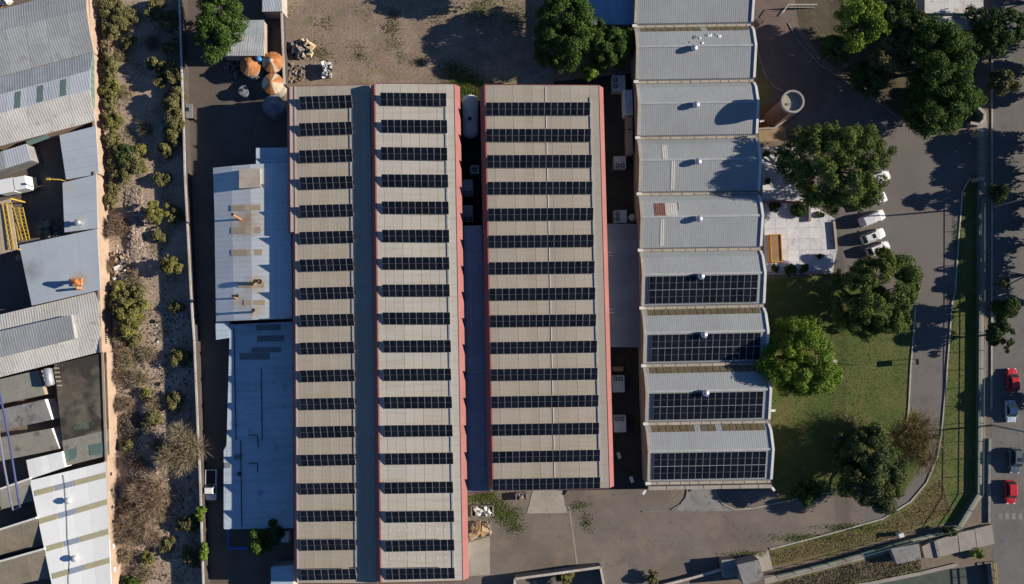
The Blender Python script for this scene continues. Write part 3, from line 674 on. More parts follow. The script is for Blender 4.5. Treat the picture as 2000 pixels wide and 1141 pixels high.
for x0,y0,x1,y1,m,l in ((1218,176,1236,224,m_white,'long white duct box beside the vaulted hall'),(1224,228,1236,252,m_brownw,'taupe duct box next in line after the white one'),(1224,254,1237,300,m_brownw,'longest taupe duct box beside the vaulted hall')):
    a, b = P(x0,y0,2.6), P(x1,y1,2.6)
    t = thing('duct_box', l, 'duct', ((a.x+b.x)/2,(a.y+b.y)/2,0))
    MB().box((0,0,1.3),(b.x-a.x,a.y-b.y,2.6)).build('casing', m, t, local=True)
    MB().box((0,0,2.62),(b.x-a.x-.3,(a.y-b.y)-.3,.05)).build('lid', m_silver if m is m_white else m_brownw, t, local=True)
p = P(1236,425,2.2); mb = MB(); mb.lathe([(.75,0),(.75,1.7),(.5,2.1),(.1,2.2)],(p.x,p.y,0),18); tag(mb.build('water_tank', m_galv, smooth=False),'small grey round tank between an air conditioner and the hall','tank')
for x,y,l in ((1209,890,'white plastic sheet by the eastern warehouse wall'),(1234,937,'white crumpled sheet lying in the gap by the hall')):
    p = P(x,y,.1); mb = MB(); mb.box((p.x,p.y,.09),(.6,1.1,.1),.3,top=.8); tag(mb.build('plastic_sheet', m_white), l, 'debris')
# white gas tank
a, b = P(918,184,2.2), P(918.5,270,2.2)
t = thing('gas_tank', 'large white horizontal gas tank between two warehouses', 'tank', ((a.x+b.x)/2,(a.y+b.y)/2,0))
d = (b-a); ln = d.length; mb = MB(); pts = []; rr = []
for s in np.linspace(0,1,17):
    e = min(s,1-s)*ln; r_ = 1.4*math.sqrt(max(0.02,1-(1-min(e/1.0,1))**2)); pts.append(Vector((a.x+d.x*s,a.y+d.y*s,1.9))); rr.append(r_)
mb.tube(pts, rr, 24); mb.build('tank_shell', m_white, t, smooth=True)
for s in (.25,.75):
    p = a+d*s; MB().box((p.x,p.y,.35),(1.8,.35,.7)).build('saddle', m_concd, t)
p = a+d*.6; mb = MB(); mb.lathe([(.32,0),(.32,.3),(.25,.34)],(p.x,p.y,3.2),14); mb.build('valve_dome', m_dark, t)

# ------------------------------------------------------------------ blue-grey workshop west of the warehouses
c = P(490,480,0)
ws = thing('workshop', 'light blue metal-roofed workshop with rusty flues, west of the warehouses', 'workshop', (c.x,c.y,0))
WQ = [[(416,328),(568,318)],[(419,420),(568,412)],[(420,500),(569,492)],[(421,560),(570,556)],[(422,628),(570,622)]]
rows = []
prof = [(0,3.3),(.25,4.1),(.5,4.7),(.78,5.0),(1.0,4.8)]
for (l,r_) in WQ:
    lo, ro = P(*l,3.3), P(*r_,4.8); rows.append([Vector((L2(lo,ro,u).x,L2(lo,ro,u).y,z)) for u,z in prof])
mb = MB(); A = rows[0]; B = rows[-1]
mb.prism([(A[0].x+.1,A[0].y-.1),(A[-1].x,A[-1].y-.1),(B[-1].x,B[-1].y+.1),(B[0].x+.1,B[0].y+.1)],0,3.15); mb.build('wall', m_cream, ws)
for i in range(len(rows)-1):
    for k in range(4):
        MB().slab([rows[i][k],rows[i][k+1],rows[i+1][k+1],rows[i+1][k]],.1).build('roof_sheet', m_bluerust, ws)
for i, v in ((0,-1),(len(rows)-1,1)):
    mb = MB(); T = rows[i]; n = len(T)
    mb.add([Vector((p.x,p.y-.05*v,p.z-.08)) for p in T]+[Vector((p.x,p.y-.05*v,3.1)) for p in T],[(k,k+1,n+k+1,n+k) for k in range(n-1)]); mb.build('gable_wall', m_cream, ws)
def on_ws(x, y):
    p = P(x,y,4.7)
    for i in range(len(rows)-1):
        for k in range(4):
            a,b_,c_,d_ = rows[i][k],rows[i][k+1],rows[i+1][k+1],rows[i+1][k]
            if a.y >= p.y >= d_.y and a.x-.5 <= p.x <= b_.x+.5: return Vector((p.x,p.y,L2(a.z,b_.z,max(0,min(1,(p.x-a.x)/(b_.x-a.x))))))
    return p
for x0,y0,x1,y1 in ((449,400,510,411),(449,443,510,456),(449,487,513,499),(462,552,517,562),(475,586,519,596)):
    q = [on_ws(x0,y0),on_ws((x0+x1)/2,y0),on_ws(x1,y0),on_ws(x1,y1),on_ws((x0+x1)/2,y1),on_ws(x0,y1)]
    up = Vector((0,0,.045)); mb = MB()
    mb.slab([q[0]+up,q[1]+up,q[4]+up,q[5]+up],.02); mb.slab([q[1]+up,q[2]+up,q[3]+up,q[4]+up],.02); mb.build('translucent_sheet', m_tanlight, ws)
shed('roof_box', 'pale raised roof box at the upper end of the blue workshop', 'roof', [(467,330),(508,329),(509,366),(467,368)], 5.25, m_cream, m_cream, 2, 'v')
shed('annex', 'shaded flat annex between the workshop and the western warehouse', 'annex', [(500,289),(565,288),(566,330),(500,330)], 4.6, m_flat, m_cream, 2, 'v')
for pts,r_,l in ((((470,429,0),(454,419,1.4)),.16,'straight leaning rusty flue on the workshop roof'),(((493,556,0),(498,548,1.0),(507,550,1.3)),.28,'thick bent dark flue on the workshop roof'),(((460,583,0),(454,578,1.0),(463,578,1.3)),.2,'short bent rusty flue on the workshop roof'),(((493,610,0),(495,606,1.3)),.2,'upright rusty flue near the lower edge of the workshop roof')):
    base = on_ws(pts[0][0],pts[0][1]); pp = [base-Vector((0,0,.15))]
    for x,y,h in pts[1:]: 
        q = P(x,y,base.z+h); pp.append(q)
    t = thing('flue', l, 'chimney', base); MB().tube(pp,r_,10).build('pipe', m_rust, t); MB().tube([pp[-1]-Vector((0,0,.05)),pp[-1]+Vector((0,0,.16))],r_*1.5,10).build('cap', m_dark, t)
t, fq = shed('flat_annex', 'long shaded flat-roofed annex below the workshop, beside the white pickup', 'annex', [(449,634),(571,628),(573,1032),(438,1034)], 2.25, m_flat, m_cream, 9, 'v')
for x0,y0,x1,y1 in ((500,635,548,646),(502,656,555,668),(491,679,549,689),(468,690,527,703),(457,888,472,898),(438,904,450,915)):
    q = [P(x0,y0,2.29),P(x1,y0-1,2.29),P(x1,y1-1,2.29),P(x0,y1,2.29)]; MB().slab(q,.03).build('roof_patch', m_patch, t)
MB().slab([P(437,880,2.24),P(452,852,2.24),P(455,1032,2.24),P(437,1032,2.24)],.1).build('eave_sheet', m_flat, t)
mb = MB()
for (x0,y0),(x1,y1) in (((457,640),(461,860)),((510,720),(512,860)),((485,850),(503,850)),((503,850),(504,874)),((470,860),(472,1030)),((486,905),(503,905)),((503,905),(503,921))):
    mb.beam(P(x0,y0,2.33),P(x1,y1,2.33),.12,.05)
mb.build('conduit', m_dark, t)
p = P(467,926,2.4); mb = MB()
for k in range(12):
    a0,a1 = k*math.pi/6,(k+1)*math.pi/6; mb.beam((p.x+.28*math.cos(a0),p.y+.28*math.sin(a0),2.36),(p.x+.28*math.cos(a1),p.y+.28*math.sin(a1),2.36),.14,.14)
tag(mb.build('old_tyre', m_tyre),'old tyre lying on the shaded flat roof','tyre')
shed('lower_lean_to', 'small blue sheet lean-to at the corner of the workshop, over the alley', 'roof', [(421,629),(448,629),(448,660),(422,664)], 2.3, m_bluesh, m_cream, 2, 'v')
shed('small_blue_roof', 'small bright blue-grey roof beside the lower end of the western warehouse', 'roof', [(529,1107),(572,1104),(574,1200),(529,1200)], 3.0, m_bluesh, m_cream, 3, 'v')
mb = MB(); q = [P(x,y,.9) for x,y in ((446,1034),(446,1071),(486,1071))]
mb.beam(q[0],q[1],.3,.3); mb.beam(q[1],q[2],.3,.3)
for p in q: mb.box((p.x,p.y,.45),(.2,.2,.9))
tag(mb.build('blue_railing', m_blue),'blue painted railing by the small courtyard tree','railing')
p = P(555,1040,1.5); q = P(557,1058,1.5); mb = MB(); mb.box(((p.x+q.x)/2,(p.y+q.y)/2,.7),(1.3,1.9,1.4)); tag(mb.build('white_cabinet', m_white),'small white cabinet in the shade below the flat annex','cabinet')

# ------------------------------------------------------------------ silos, shed and scrap at the top of the alley
def silo(x, y, rpx, h, l, body, tops, z0=0):
    p = P(x,y,h+.4); r_ = rpx/11.3; t = thing('silo', l, 'silo', (p.x,p.y,0), group='silos by the alley')
    mb = MB(); mb.lathe([(r_,0),(r_,h-1.0),(r_*1.03,h-1.0),(r_*1.03,h-.9),(r_,h-.9),(r_,h)],(p.x,p.y,0),28); mb.build('body', body, t)
    seq = [rng.choice((0,0,1)) for _ in range(28)]
    for k in range(0,28,3):
        v = rng.choice((0,1)); seq[k:k+3] = [v]*len(seq[k:k+3])
    for k in range(28):     # conical roof in sheet-metal sectors
        a0, a1 = 2*math.pi*k/28, 2*math.pi*(k+1)/28
        if k%2: continue
        a1 = 2*math.pi*(k+2)/28; mb = MB(); R_ = r_*1.06
        mb.slab([Vector((p.x+.22*math.cos(a0),p.y+.22*math.sin(a0),h+.82)),Vector((p.x+R_*math.cos(a0),p.y+R_*math.sin(a0),h)),Vector((p.x+R_*math.cos(a1),p.y+R_*math.sin(a1),h)),Vector((p.x+.22*math.cos(a1),p.y+.22*math.sin(a1),h+.82))],.05)
        mb.build('roof_sector', tops[seq[k]], t)
    mb = MB(); mb.lathe([(.3,.7),(.3,1.0),(.12,1.05)],(p.x,p.y,h),12); mb.build('roof_cap', tops[1], t)
    mb = MB()
    for s in (-.2,.2): mb.tube([(p.x+s,p.y-r_-.12,0),(p.x+s,p.y-r_-.12,h)],.03,6)
    for k in range(int(h/.4)): mb.tube([(p.x-.2,p.y-r_-.12,.3+k*.4),(p.x+.2,p.y-r_-.12,.3+k*.4)],.02,5)
    mb.build('ladder', m_galv, t)
silo(487,127,20,2.5,'rust-orange cone-topped silo nearest the metal shed',m_silo,[m_rust,m_rust])
silo(531,120,20.5,2.5,'orange and cream cone-topped silo, uppermost against the yard wall',m_silo,[m_rust,m_rustw])
silo(531,162,20.5,2.5,'mostly cream cone-topped silo between the two against the yard wall',m_silo,[m_rustw,m_rust])
silo(532,205,20.5,2.5,'grimy dark silo in shade, lowest against the yard wall',m_silod,[m_silod,m_silod])
p = P(475,177,1.7); t = thing('round_tank', 'small pale round tank standing alone near the silos', 'tank', (p.x,p.y,0))
mb = MB(); mb.lathe([(1.05,0),(1.05,1.4),(.9,1.6),(.1,1.7)],(p.x,p.y,0),24); mb.build('body', m_silod, t); MB().box((p.x-.3,p.y+.1,1.7),(.5,.4,.2)).build('hatch', m_dark, t)
p = P(505,114,3.2); mb = MB(); mb.lathe([(.4,0),(.45,.5),(.2,.6)],(p.x,p.y,2.7),12); mb.tube([(p.x,p.y,0),(p.x,p.y,2.75)],.06,6); tag(mb.build('blue_drum', M('blue_drum_paint',(.10,.28,.55))),'small blue drum on a post between two rusty silos','drum')
a, b = P(508,226,2.4), P(487,302,.3); mb = MB(); mb.tube([a,b],.09,8); tag(mb.build('slanted_pole', m_wood),'thin slanted pole leaning between dark silo and workshop','pole')
# gabled metal shed
q = [P(444,40,3.2),P(516,39,3.2),P(516,109,3.2),P(433,109,3.2)]; rl, rr_ = P(437,69,4.1), P(517,68.5,4.1)
c = sum(q,Vector())/4; t = thing('metal_shed','gabled zinc shed beside the round leafy tree, above the silos','shed',(c.x,c.y,0))
mb = MB(); mb.prism([(p.x,p.y) for p in [c+(k-c)*.97 for k in q]],0,3.1); mb.build('wall', m_tan, t)
for k in range(5):
    f0, f1 = k/5+.003, (k+1)/5-.003
    MB().slab([L2(q[0],q[1],f0),L2(q[0],q[1],f1),L2(rl,rr_,f1),L2(rl,rr_,f0)],.06).build('roof_sheet', M('zinc_north',(.36,.40,.42)) if k==0 else bpy.data.materials['zinc_north'], t)
    MB().slab([L2(rl,rr_,f0),L2(rl,rr_,f1),L2(q[3]-Vector((0,0,0)),q[2],f1),L2(q[3],q[2],f0)],.06).build('roof_sheet', M('zinc_south',(.50,.52,.53),wave=(XX,.3,.1,.01)) if k==0 else bpy.data.materials['zinc_south'], t)
mb = MB(); mb.add([q[1]+Vector((-.3,0,-.05)),q[2]+Vector((-.3,0,-.05)),rr_+Vector((-.3,0,-.05))],[(0,1,2)]); mb.build('gable_wall', m_tan, t)
shed('zinc_lean_to','bluish streaked zinc lean-to roof against the yard wall','roof',[(513,-40),(550,-40),(551,22),(512,23)],3.0,m_ls2,m_cream,3,'u')
# low wall between alley compound and dirt yard
def wall(name, label, pts, h, th, mat, capmat=None, zcap=.12, seg=None):
    q = [P(x,y,h) for x,y in pts]; c = q[len(q)//2]; t = thing(name, label, 'wall', (c.x,c.y,0)); mb = MB()
    for a, b in zip(q[:-1],q[1:]): mb.beam((a.x,a.y,(h-zcap)/2),(b.x,b.y,(h-zcap)/2),th,h-zcap)
    mb.build('wall_body', mat, t)
    for a, b in zip(q[:-1],q[1:]):
        n = max(1,int((b-a).length/(seg or 6.0)))
        for k in range(n):
            s, e = L2(a,b,k/n+.002), L2(a,b,(k+1)/n-.002)
            MB().beam((s.x,s.y,h-zcap/2),(e.x,e.y,h-zcap/2),th+.1,zcap).build('coping', capmat or mat, t)
    return t
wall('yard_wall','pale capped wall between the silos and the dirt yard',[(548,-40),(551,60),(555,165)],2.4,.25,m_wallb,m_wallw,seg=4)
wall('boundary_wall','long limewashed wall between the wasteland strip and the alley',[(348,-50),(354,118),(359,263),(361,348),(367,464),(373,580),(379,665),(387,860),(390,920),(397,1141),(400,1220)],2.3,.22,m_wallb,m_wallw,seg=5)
# booth at the wall
p = P(369,217,1.9); t = thing('guard_booth','tiny grey-roofed booth built against the long boundary wall','booth',(p.x,p.y,0))
MB().box((0,0,.9),(.9,2.2,1.8)).build('wall', m_wallb, t, local=True); MB().box((0,0,1.86),(1.2,2.6,.12)).build('roof', m_concd, t, local=True); MB().box((-.25,.3,1.93),(.5,.7,.05)).build('roof_hatch', m_dark, t, local=True)

# scrap, bales, dumpsters
def heap(name, label, cat, x0,y0,x1,y1, h, n, mats, size, frame=None, z0=0.0):
    a, b = P(x0,y0,h*.6), P(x1,y1,h*.6); cx, cy = (a.x+b.x)/2,(a.y+b.y)/2; t = thing(name,label,cat,(cx,cy,0)); sx, sy = b.x-a.x, a.y-b.y
    if frame:
        mb = MB(); hh = frame
        for dx,dy,lx,ly in ((0,-sy/2,sx,.08),(0,sy/2,sx,.08),(-sx/2,0,.08,sy),(sx/2,0,.08,sy)): mb.box((dx,dy,hh/2),(lx+.08,ly+.08,hh))
        mb.box((0,0,.06),(sx,sy,.1)); mb.build('skip_body', m_scrap, t, local=True)
    for k in range(n):
        s = size*rng.uniform(.6,1.4); mb = MB()
        mb.box((0,0,0),(s*rng.uniform(.7,1.7),s,s*rng.uniform(.2,.6)),0,0,top=rng.uniform(.5,1))
        o = mb.build('piece', rng.choice(mats), t, local=True)
        o.location = (rng.uniform(-.42,.42)*sx, rng.uniform(-.42,.42)*sy, h*rng.uniform(.55,1.0)); o.rotation_euler = (rng.uniform(-.5,.5),rng.uniform(-.5,.5),rng.uniform(0,3.1))
    return t
heap('bag_skip','open skip full of white plastic bags beside the middle warehouse','skip',921,988,963,1007,1.1,40,[m_bag,m_white,m_white,m_dark],.55,frame=1.1)
heap('cardboard_skip','open skip heaped with cardboard beside the middle warehouse','skip',923,1022,957,1046,1.1,34,[m_card,m_card,m_wood],.8,frame=1.1)
heap('scrap_bin','small open bin of offcuts against the end of the eastern warehouse','bin',1008,963,1028,975,.9,14,[m_card,m_scrap],.4,frame=.9)
heap('bale_stack','stack of white and black wrapped bales casting a square shadow in the yard','bales',629,121,648,152,1.2,60,[m_bag,m_white,m_dark,m_bag],.5)
mb = MB(); p = P(638,137,.6); mb.box((p.x,p.y,.42),(1.5,2.7,.8)); o = tag(mb.build('bale_core', m_bag),'bagged bale under the loose wrapped bales in the yard','bales')
heap('cardboard_pallet','pallet of cardboard sheets and rails beside the yard wall','pallet',566,82,611,111,.8,26,[m_card,m_card,m_scrap,m_dark,m_dark],1.0)
heap('scrap_pile','pile of grey scrap bars and brush at the corner of the western warehouse','scrap',560,122,597,163,.5,46,[m_scrap,m_scrap,m_stoned,m_wood],.5)
heap('yard_scrap','dark shaded scrap heap between the metal shed and the small round tank','scrap',440,115,468,152,.6,30,[m_scrap,m_stoned,m_dark],.8)
heap('fly_tipped_rubbish','fly-tipped white boards and rubbish by the tan wall','rubbish',218,485,255,548,.5,60,[m_white,m_scrap,m_scrap,m_stone,m_wood,m_stoned],.55)

# ------------------------------------------------------------------ neighbouring factory on the left
def wall_line(y): return 194+43*y/1141.0
WH = 3.0
segs = [(-60,104),(104,240),(240,342),(342,446),(446,566),(566,687),(687,893),(893,1020),(1020,1200)]
for i,(a,b) in enumerate(segs):
    pa, pb = P(wall_line(a),a,0), P(wall_line(b),b,0); h = WH+(0,.0,-.15,.1,.05,.2,-.2,.1,.1)[i]
    lab = ['tan wall beside the uppermost weathered grey shed','tan wall beside the shed with green skylights','tan wall beside the narrow zinc roof with wires','tan wall beside the roof with a dented cowl',
           'tan wall beside the roof with the rusty bent duct','tan wall with barred slots beside the cream corrugated shed','lower tan wall beside the stained flat roof','tan wall beside the upper half of the white-coated roof','tan wall beside the lower half of the white-coated roof'][i]
    t = thing('factory_wall', lab, 'wall', ((pa.x+pb.x)/2,(pa.y+pb.y)/2,0))
    d = (pb-pa).normalized(); n = Vector((-d.y,d.x,0)); n = n if n.x < 0 else -n; e = d*.01
    mb = MB(); mb.beam((pa.x+n.x*.15+e.x,pa.y+n.y*.15+e.y,h/2),(pb.x+n.x*.15-e.x,pb.y+n.y*.15-e.y,h/2),.3,h); mb.build('wall_body', m_tan, t)
    MB().beam((pa.x+n.x*.15+e.x,pa.y+n.y*.15+e.y,h+.05),(pb.x+n.x*.15-e.x,pb.y+n.y*.15-e.y,h+.05),.4,.1).build('coping', m_tan, t)
    if i == 5:
        for v0,v1 in ((.13,.38),(.6,.87)):
            s, e2 = L2(pa,pb,v0), L2(pa,pb,v1); mb = MB(); mb.beam((s.x+.005,s.y,1.9),(e2.x+.005,e2.y,1.9),.04,.55); mb.build('slot_window', m_dark, t)
            for k in range(8):
                s1 = L2(s,e2,(k+.5)/8); MB().box((s1.x+.04,s1.y,1.9),(.05,.1,.6)).build('window_bar', m_tan, t)
    if i in (7,8):
        for v in (.2,.45,.7,.92):
            s, e2 = L2(pa,pb,v), L2(pa,pb,v+.05); MB().beam((s.x+.02,s.y,1.9),(e2.x+.02,e2.y,1.9),.06,.5).build('blocked_opening', m_white if i==8 else m_dark, t)
def vaulted(name, label, top, bot, prof, mats, wallmat, eastwall=None, ns=1):
    """roof between an upper and a lower eave line (photo px) with a profile of (v, height)"""
    tl, tr = P(*top[0],prof[0][1]), P(*top[1],prof[0][1]); bl, br = P(*bot[0],prof[-1][1]), P(*bot[1],prof[-1][1])
    c = (tl+tr+bl+br)/4; t = thing(name,label,'shed',(c.x,c.y,0))
    def pt(u,v,z): a = L2(tl,tr,u); b = L2(bl,br,u); p = L2(a,b,v); return Vector((p.x,p.y,z))
    mb = MB(); zl = min(z for _,z in prof)-.15
    mb.prism([(p.x,p.y) for p in (pt(0,.01,0),pt(.985,.01,0),pt(.985,.99,0),pt(0,.99,0))],0,zl); mb.build('wall', wallmat, t)
    for j in range(len(prof)-1):
        for k in range(ns):
            u0,u1 = k/ns,(k+1)/ns; (v0,z0),(v1,z1) = prof[j],prof[j+1]
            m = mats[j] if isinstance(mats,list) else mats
            dz = .006*((j+k)%2); g = .0015 if ns > 1 else 0
            MB().slab([pt(u0+g,v0,z0+dz),pt(u1-g,v0,z0+dz),pt(u1-g,v1,z1+dz),pt(u0+g,v1,z1+dz)],.08).build('roof_sheet', m, t)
    mb = MB(); T = [pt(.988,v,z-.1) for v,z in prof]; n = len(T)
    mb.add(T+[Vector((p.x,p.y,zl-.1)) for p in T],[(k+1,k,n+k,n+k+1) for k in range(n-1)]); mb.build('gable_wall', eastwall or wallmat, t)
    return t, pt
t, ptA = vaulted('weathered_shed','large weathered grey corrugated shed at the upper corner beside the wasteland',[(-60,34),(172,-26)],[(-60,166),(183,101)],[(0,3.2),(.18,3.9),(.38,4.3),(.7,4.0),(1,3.3)],m_ls1,m_tan,None,6)
t, ptB = vaulted('zinc_vault_shed','bright zinc vaulted shed with green skylight sheets',[(-60,167),(183,102)],[(-60,301),(187,236)],[(0,3.25),(.30,4.3),(.58,4.4),(.8,3.9),(1,2.9)],[M('vault_shade_zinc',(.33,.36,.38),wave=(AX_L,.45,.07,.008),stain=(.5,.6,.75,(.27,.28,.29))),m_ls2,m_ls3,m_ls3],m_tan,m_green,6)  # upper facet darkened, lower facets brightened: vault shade and glints in the colour
for u in (.21,.405,.583,.765):
    q = [ptB(u,.33,4.36),ptB(u+.045,.33,4.36),ptB(u+.045,.57,4.45),ptB(u,.57,4.45)]; MB().slab(q,.03).build('skylight_sheet', m_green, t)
q = [P(50,276,2.75),P(92,262,2.75),P(97,269,2.4),P(56,285,2.4)]; o = MB().slab(q,.05).build('green_awning', m_green); tag(o,'dark green corrugated awning under the edge of the zinc vault','awning')
shed('zinc_carport','white and grey zinc carport roof with a yellow lamp at its corner','roof',[(-40,309),(51,281),(62,313),(-40,345)],3.0,[m_ls1,m_ls1,m_ls2,m_ls2],m_concd,4,'u')
shed('wired_zinc_roof','narrow blue-grey zinc roof crossed by wires below the zinc vault','roof',[(116,264),(187,246),(193,340),(129,351)],3.0,[m_ls4],m_tan,5,'v')
shed('cowl_roof','blue-grey flat sheet roof with a silver cowl, beside the dark court','roof',[(122,357),(188,341),(191,446),(126,454)],3.4,m_ls4,m_tan,3,'v')
shed('duct_roof','large blue-grey flat roof with a rusty bent duct','roof',[(37,479),(190,447),(196,566),(62,597)],3.5,m_ls4,m_tan,4,'u')
t, ptC = vaulted('cream_shed','cream corrugated shed with a raised grey roof lantern',[(-60,629),(195,568)],[(-60,752),(201,686)],[(0,3.1),(.45,3.7),(1,3.0)],[m_ls3,m_ls3],m_tan,None,6)
shed('roof_lantern','raised grey lantern roof on the cream corrugated shed','roof',[(-60,661),(139,615),(146,661),(-60,712)],4.4,m_ls1,m_ls1,3,'u')
shed('stained_flat_roof','flat roof with black stains and mossy green patches beside the lower tan wall','roof',[(106,712),(207,688),(214,889),(127,911)],2.7,[m_stained,m_stained,m_stained,m_moss],m_tan,4,'v')
MB().slab([P(148,872,2.76),P(171,868,2.76),P(173,882,2.76),P(150,890,2.76)],.03).build('roof_patch', m_moss, bpy.data.objects['stained_flat_roof'])
MB().slab([P(124,881,2.755),P(146,876,2.755),P(150,893,2.755),P(127,905,2.755)],.03).build('roof_patch', m_green, bpy.data.objects['stained_flat_roof'])
MB().slab([P(172,870,2.755),P(212,862,2.755),P(213,884,2.755),P(176,890,2.755)],.03).build('roof_patch', m_green, bpy.data.objects['stained_flat_roof'])
shed('mottled_flat_roof','mottled grey flat roof beside the silver tank','roof',[(-50,753),(74,723),(88,771),(-50,800)],2.9,m_moss,m_tan,3,'u')
shed('upper_slab_roof','upper of two grey slab roofs under the blue pipes','roof',[(-30,807),(87,780),(101,820),(-20,846)],2.9,m_concd,m_white,2,'u')
shed('lower_slab_roof','lower of two grey slab roofs under the blue pipes','roof',[(-40,862),(100,837),(116,877),(-40,909)],2.9,m_moss,m_white,2,'u')
shed('white_box_roof','small white ribbed box roof beside the white-coated shed','roof',[(51,899),(121,882),(127,913),(58,936)],3.3,m_ls5,m_white,5,'u')
t, wq = shed('white_coated_shed','white-coated shed roof with tan fibreglass strips and two round vents','shed',[(58,939),(207,902),(222,1250),(126,1260)],3.2,m_ls5,m_tan,4,'u')
for j,(xa,ya) in enumerate(((66,968),(74,1023),(90,1076),(101,1130))):
    x3 = 207+j*2.5; y3 = ya-44+2*0
    wd = 10.5
    cuts = [0,.28,.54,1.0]; ends = (xa,ya-9, x3,(934.5,987,1045,1101)[j]-9)
    for k in range(3):
        def e(f): return (xa+(x3-xa)*f, ya-9+((934.5,987,1045,1101)[j]-ya+ -3)*f)
        (xa0,ya0),(xb0,yb0) = e(cuts[k]+.004), e(cuts[k+1]-.004)
        q = [P(xa0,ya0,3.25),P(xb0,yb0,3.25),P(xb0+1,yb0+wd,3.25),P(xa0+2,ya0+wd,3.25)]
        MB().slab(q,.03).build('skylight_strip', m_strip_blue if k==1 else m_strip_tan, t)
for x,y,l in ((130,979,'steel round vent on the upper part of the white-coated roof'),(143,1092,'steel round vent on the lower part of the white-coated roof')):
    p = P(x,y,4.0); t2 = thing('roof_vent', l, 'roof vent', (p.x,p.y,3.2)); mb = MB(); mb.lathe([(.3,0),(.3,.5),(.35,.5)],(0,0,0),16); mb.build('vent_base', m_galv, t2, local=True)
    mb = MB(); mb.lathe([(.35,.4),(.55,.5),(.55,.7),(.3,.9),(.05,.95)],(0,0,0),18); mb.build('vent_dome', m_galv, t2, local=True, smooth=True)
# ridge cable on the white roof
mb = MB(); pts = [P(124,928,3.29),P(128,965,3.29),P(131,1010,3.29),P(132,1050,3.29),P(137,1090,3.29),P(134,1130,3.29),P(136,1160,3.29)]
mb.tube(pts,.03,5); tag(mb.build('roof_cable', m_dark),'dark cable meandering over the white-coated roof','cable')
# sawtooth bays
for j,(ya,yb) in enumerate(((958,1000),(1035,1088),(1095,1150))):
    l = ['uppermost brown sawtooth roof bay at the foot of the blue pipes','middle brown sawtooth roof bay beside the white-coated roof','lowest brown sawtooth roof bay beside the white-coated roof'][j]
    q = [P(-60,ya+20,3.4),P((60,72,88)[j],ya-22,3.4),P((66,84,100)[j],yb-22,2.2),P(-60,yb+12,2.2)]; c = sum(q,Vector())/4; t = thing('sawtooth_bay',l,'roof',(c.x,c.y,0))
    for k in range(4): MB().slab([quad_grid(q,k/4+.003,0),quad_grid(q,(k+1)/4-.003,0),quad_grid(q,(k+1)/4-.003,1),quad_grid(q,k/4+.003,1)],.1).build('roof_sheet', m_brownroof if j else m_moss, t)
    MB().beam(q[0]+Vector((0,.15,.05)),q[1]+Vector((0,.15,.05)),.3,.35).build('parapet', m_white, t)
    mb = MB(); mb.prism([(p.x,p.y) for p in (q[0],q[1],q[2],q[3])],0,2.0); mb.build('wall', m_concd, t)
# pipes, tank, court details
for pts,l,m in (([(-14,700,5.2),(18,860,5.2),(36,975,5.2),(39,990,4.2),(30,994,3.6)],'blue elevated pipe running down to the sawtooth roofs',m_bluep),([(-16,760,5.0),(8,910,5.0),(22,985,5.0),(25,996,3.8)],'lilac elevated pipe beside the blue one',M('lilac_pipe_paint',(.15,.155,.22)))):
    mb = MB(); mb.tube([P(*p) for p in pts],.16,10); t = tag(mb.build('elevated_pipe', m),l,'pipe')
mb = MB(); a, b = P(91,720,3.6), P(97,754,3.6); t = thing('steel_tank','silver horizontal tank in a frame on the mottled roof edge','tank',((a.x+b.x)/2,(a.y+b.y)/2,0))
d = b-a; mb.tube([Vector((a.x,a.y,3.4))+Vector((d.x,d.y,0))*s for s in (0,.06,.94,1)],[.45,.72,.72,.45],18); mb.build('tank_shell', m_silver, t, smooth=True)
for s in (-.85,.85):
    mb = MB(); mb.beam((a.x+s,a.y,3.0),(b.x+s,b.y,3.0),.12,.12)
    for k in range(5):
        f = k/4; mb.box((a.x+s+d.x*f,a.y+d.y*f,1.5),(.1,.1,3.0)); 
    mb.build('frame', m_dark, t)
for k in range(5):
    f = k/4; MB().box((a.x+1.3+d.x*f,a.y+d.y*f,3.05),(.8,.25,.08)).build('step', m_cream, t)
# cowl and bent duct
p = P(150,434,4.6); t = thing('silver_cowl','silver cowl on the blue-grey roof beside the dark court','roof vent',(p.x,p.y,3.4)); mb = MB(); mb.lathe([(.35,0),(.35,.7),(.55,.8),(.5,1.2),(.15,1.35)],(0,0,0),16); mb.build('cowl', m_silver, t, local=True, smooth=True)
p = P(148,553,4.3); t = thing('rusty_duct','rusty bent extractor duct on the large blue-grey roof','duct',(p.x,p.y,3.5)); mb = MB(); mb.tube([(-.3,.3,0),(-.3,.3,1.3),(.1,.4,1.9),(.7,.3,2.0),(.9,-.3,1.5)],.38,12); mb.build('duct', m_rust, t, local=True)
mb = MB(); mb.tube([(.5,-.9,0),(.5,-.9,1.2),(.8,-.9,1.5)],.24,10); mb.build('side_pipe', m_rust, t, local=True); MB().box((-.1,.2,.15),(1.5,1.3,.3)).build('curb', m_rust, t, local=True)
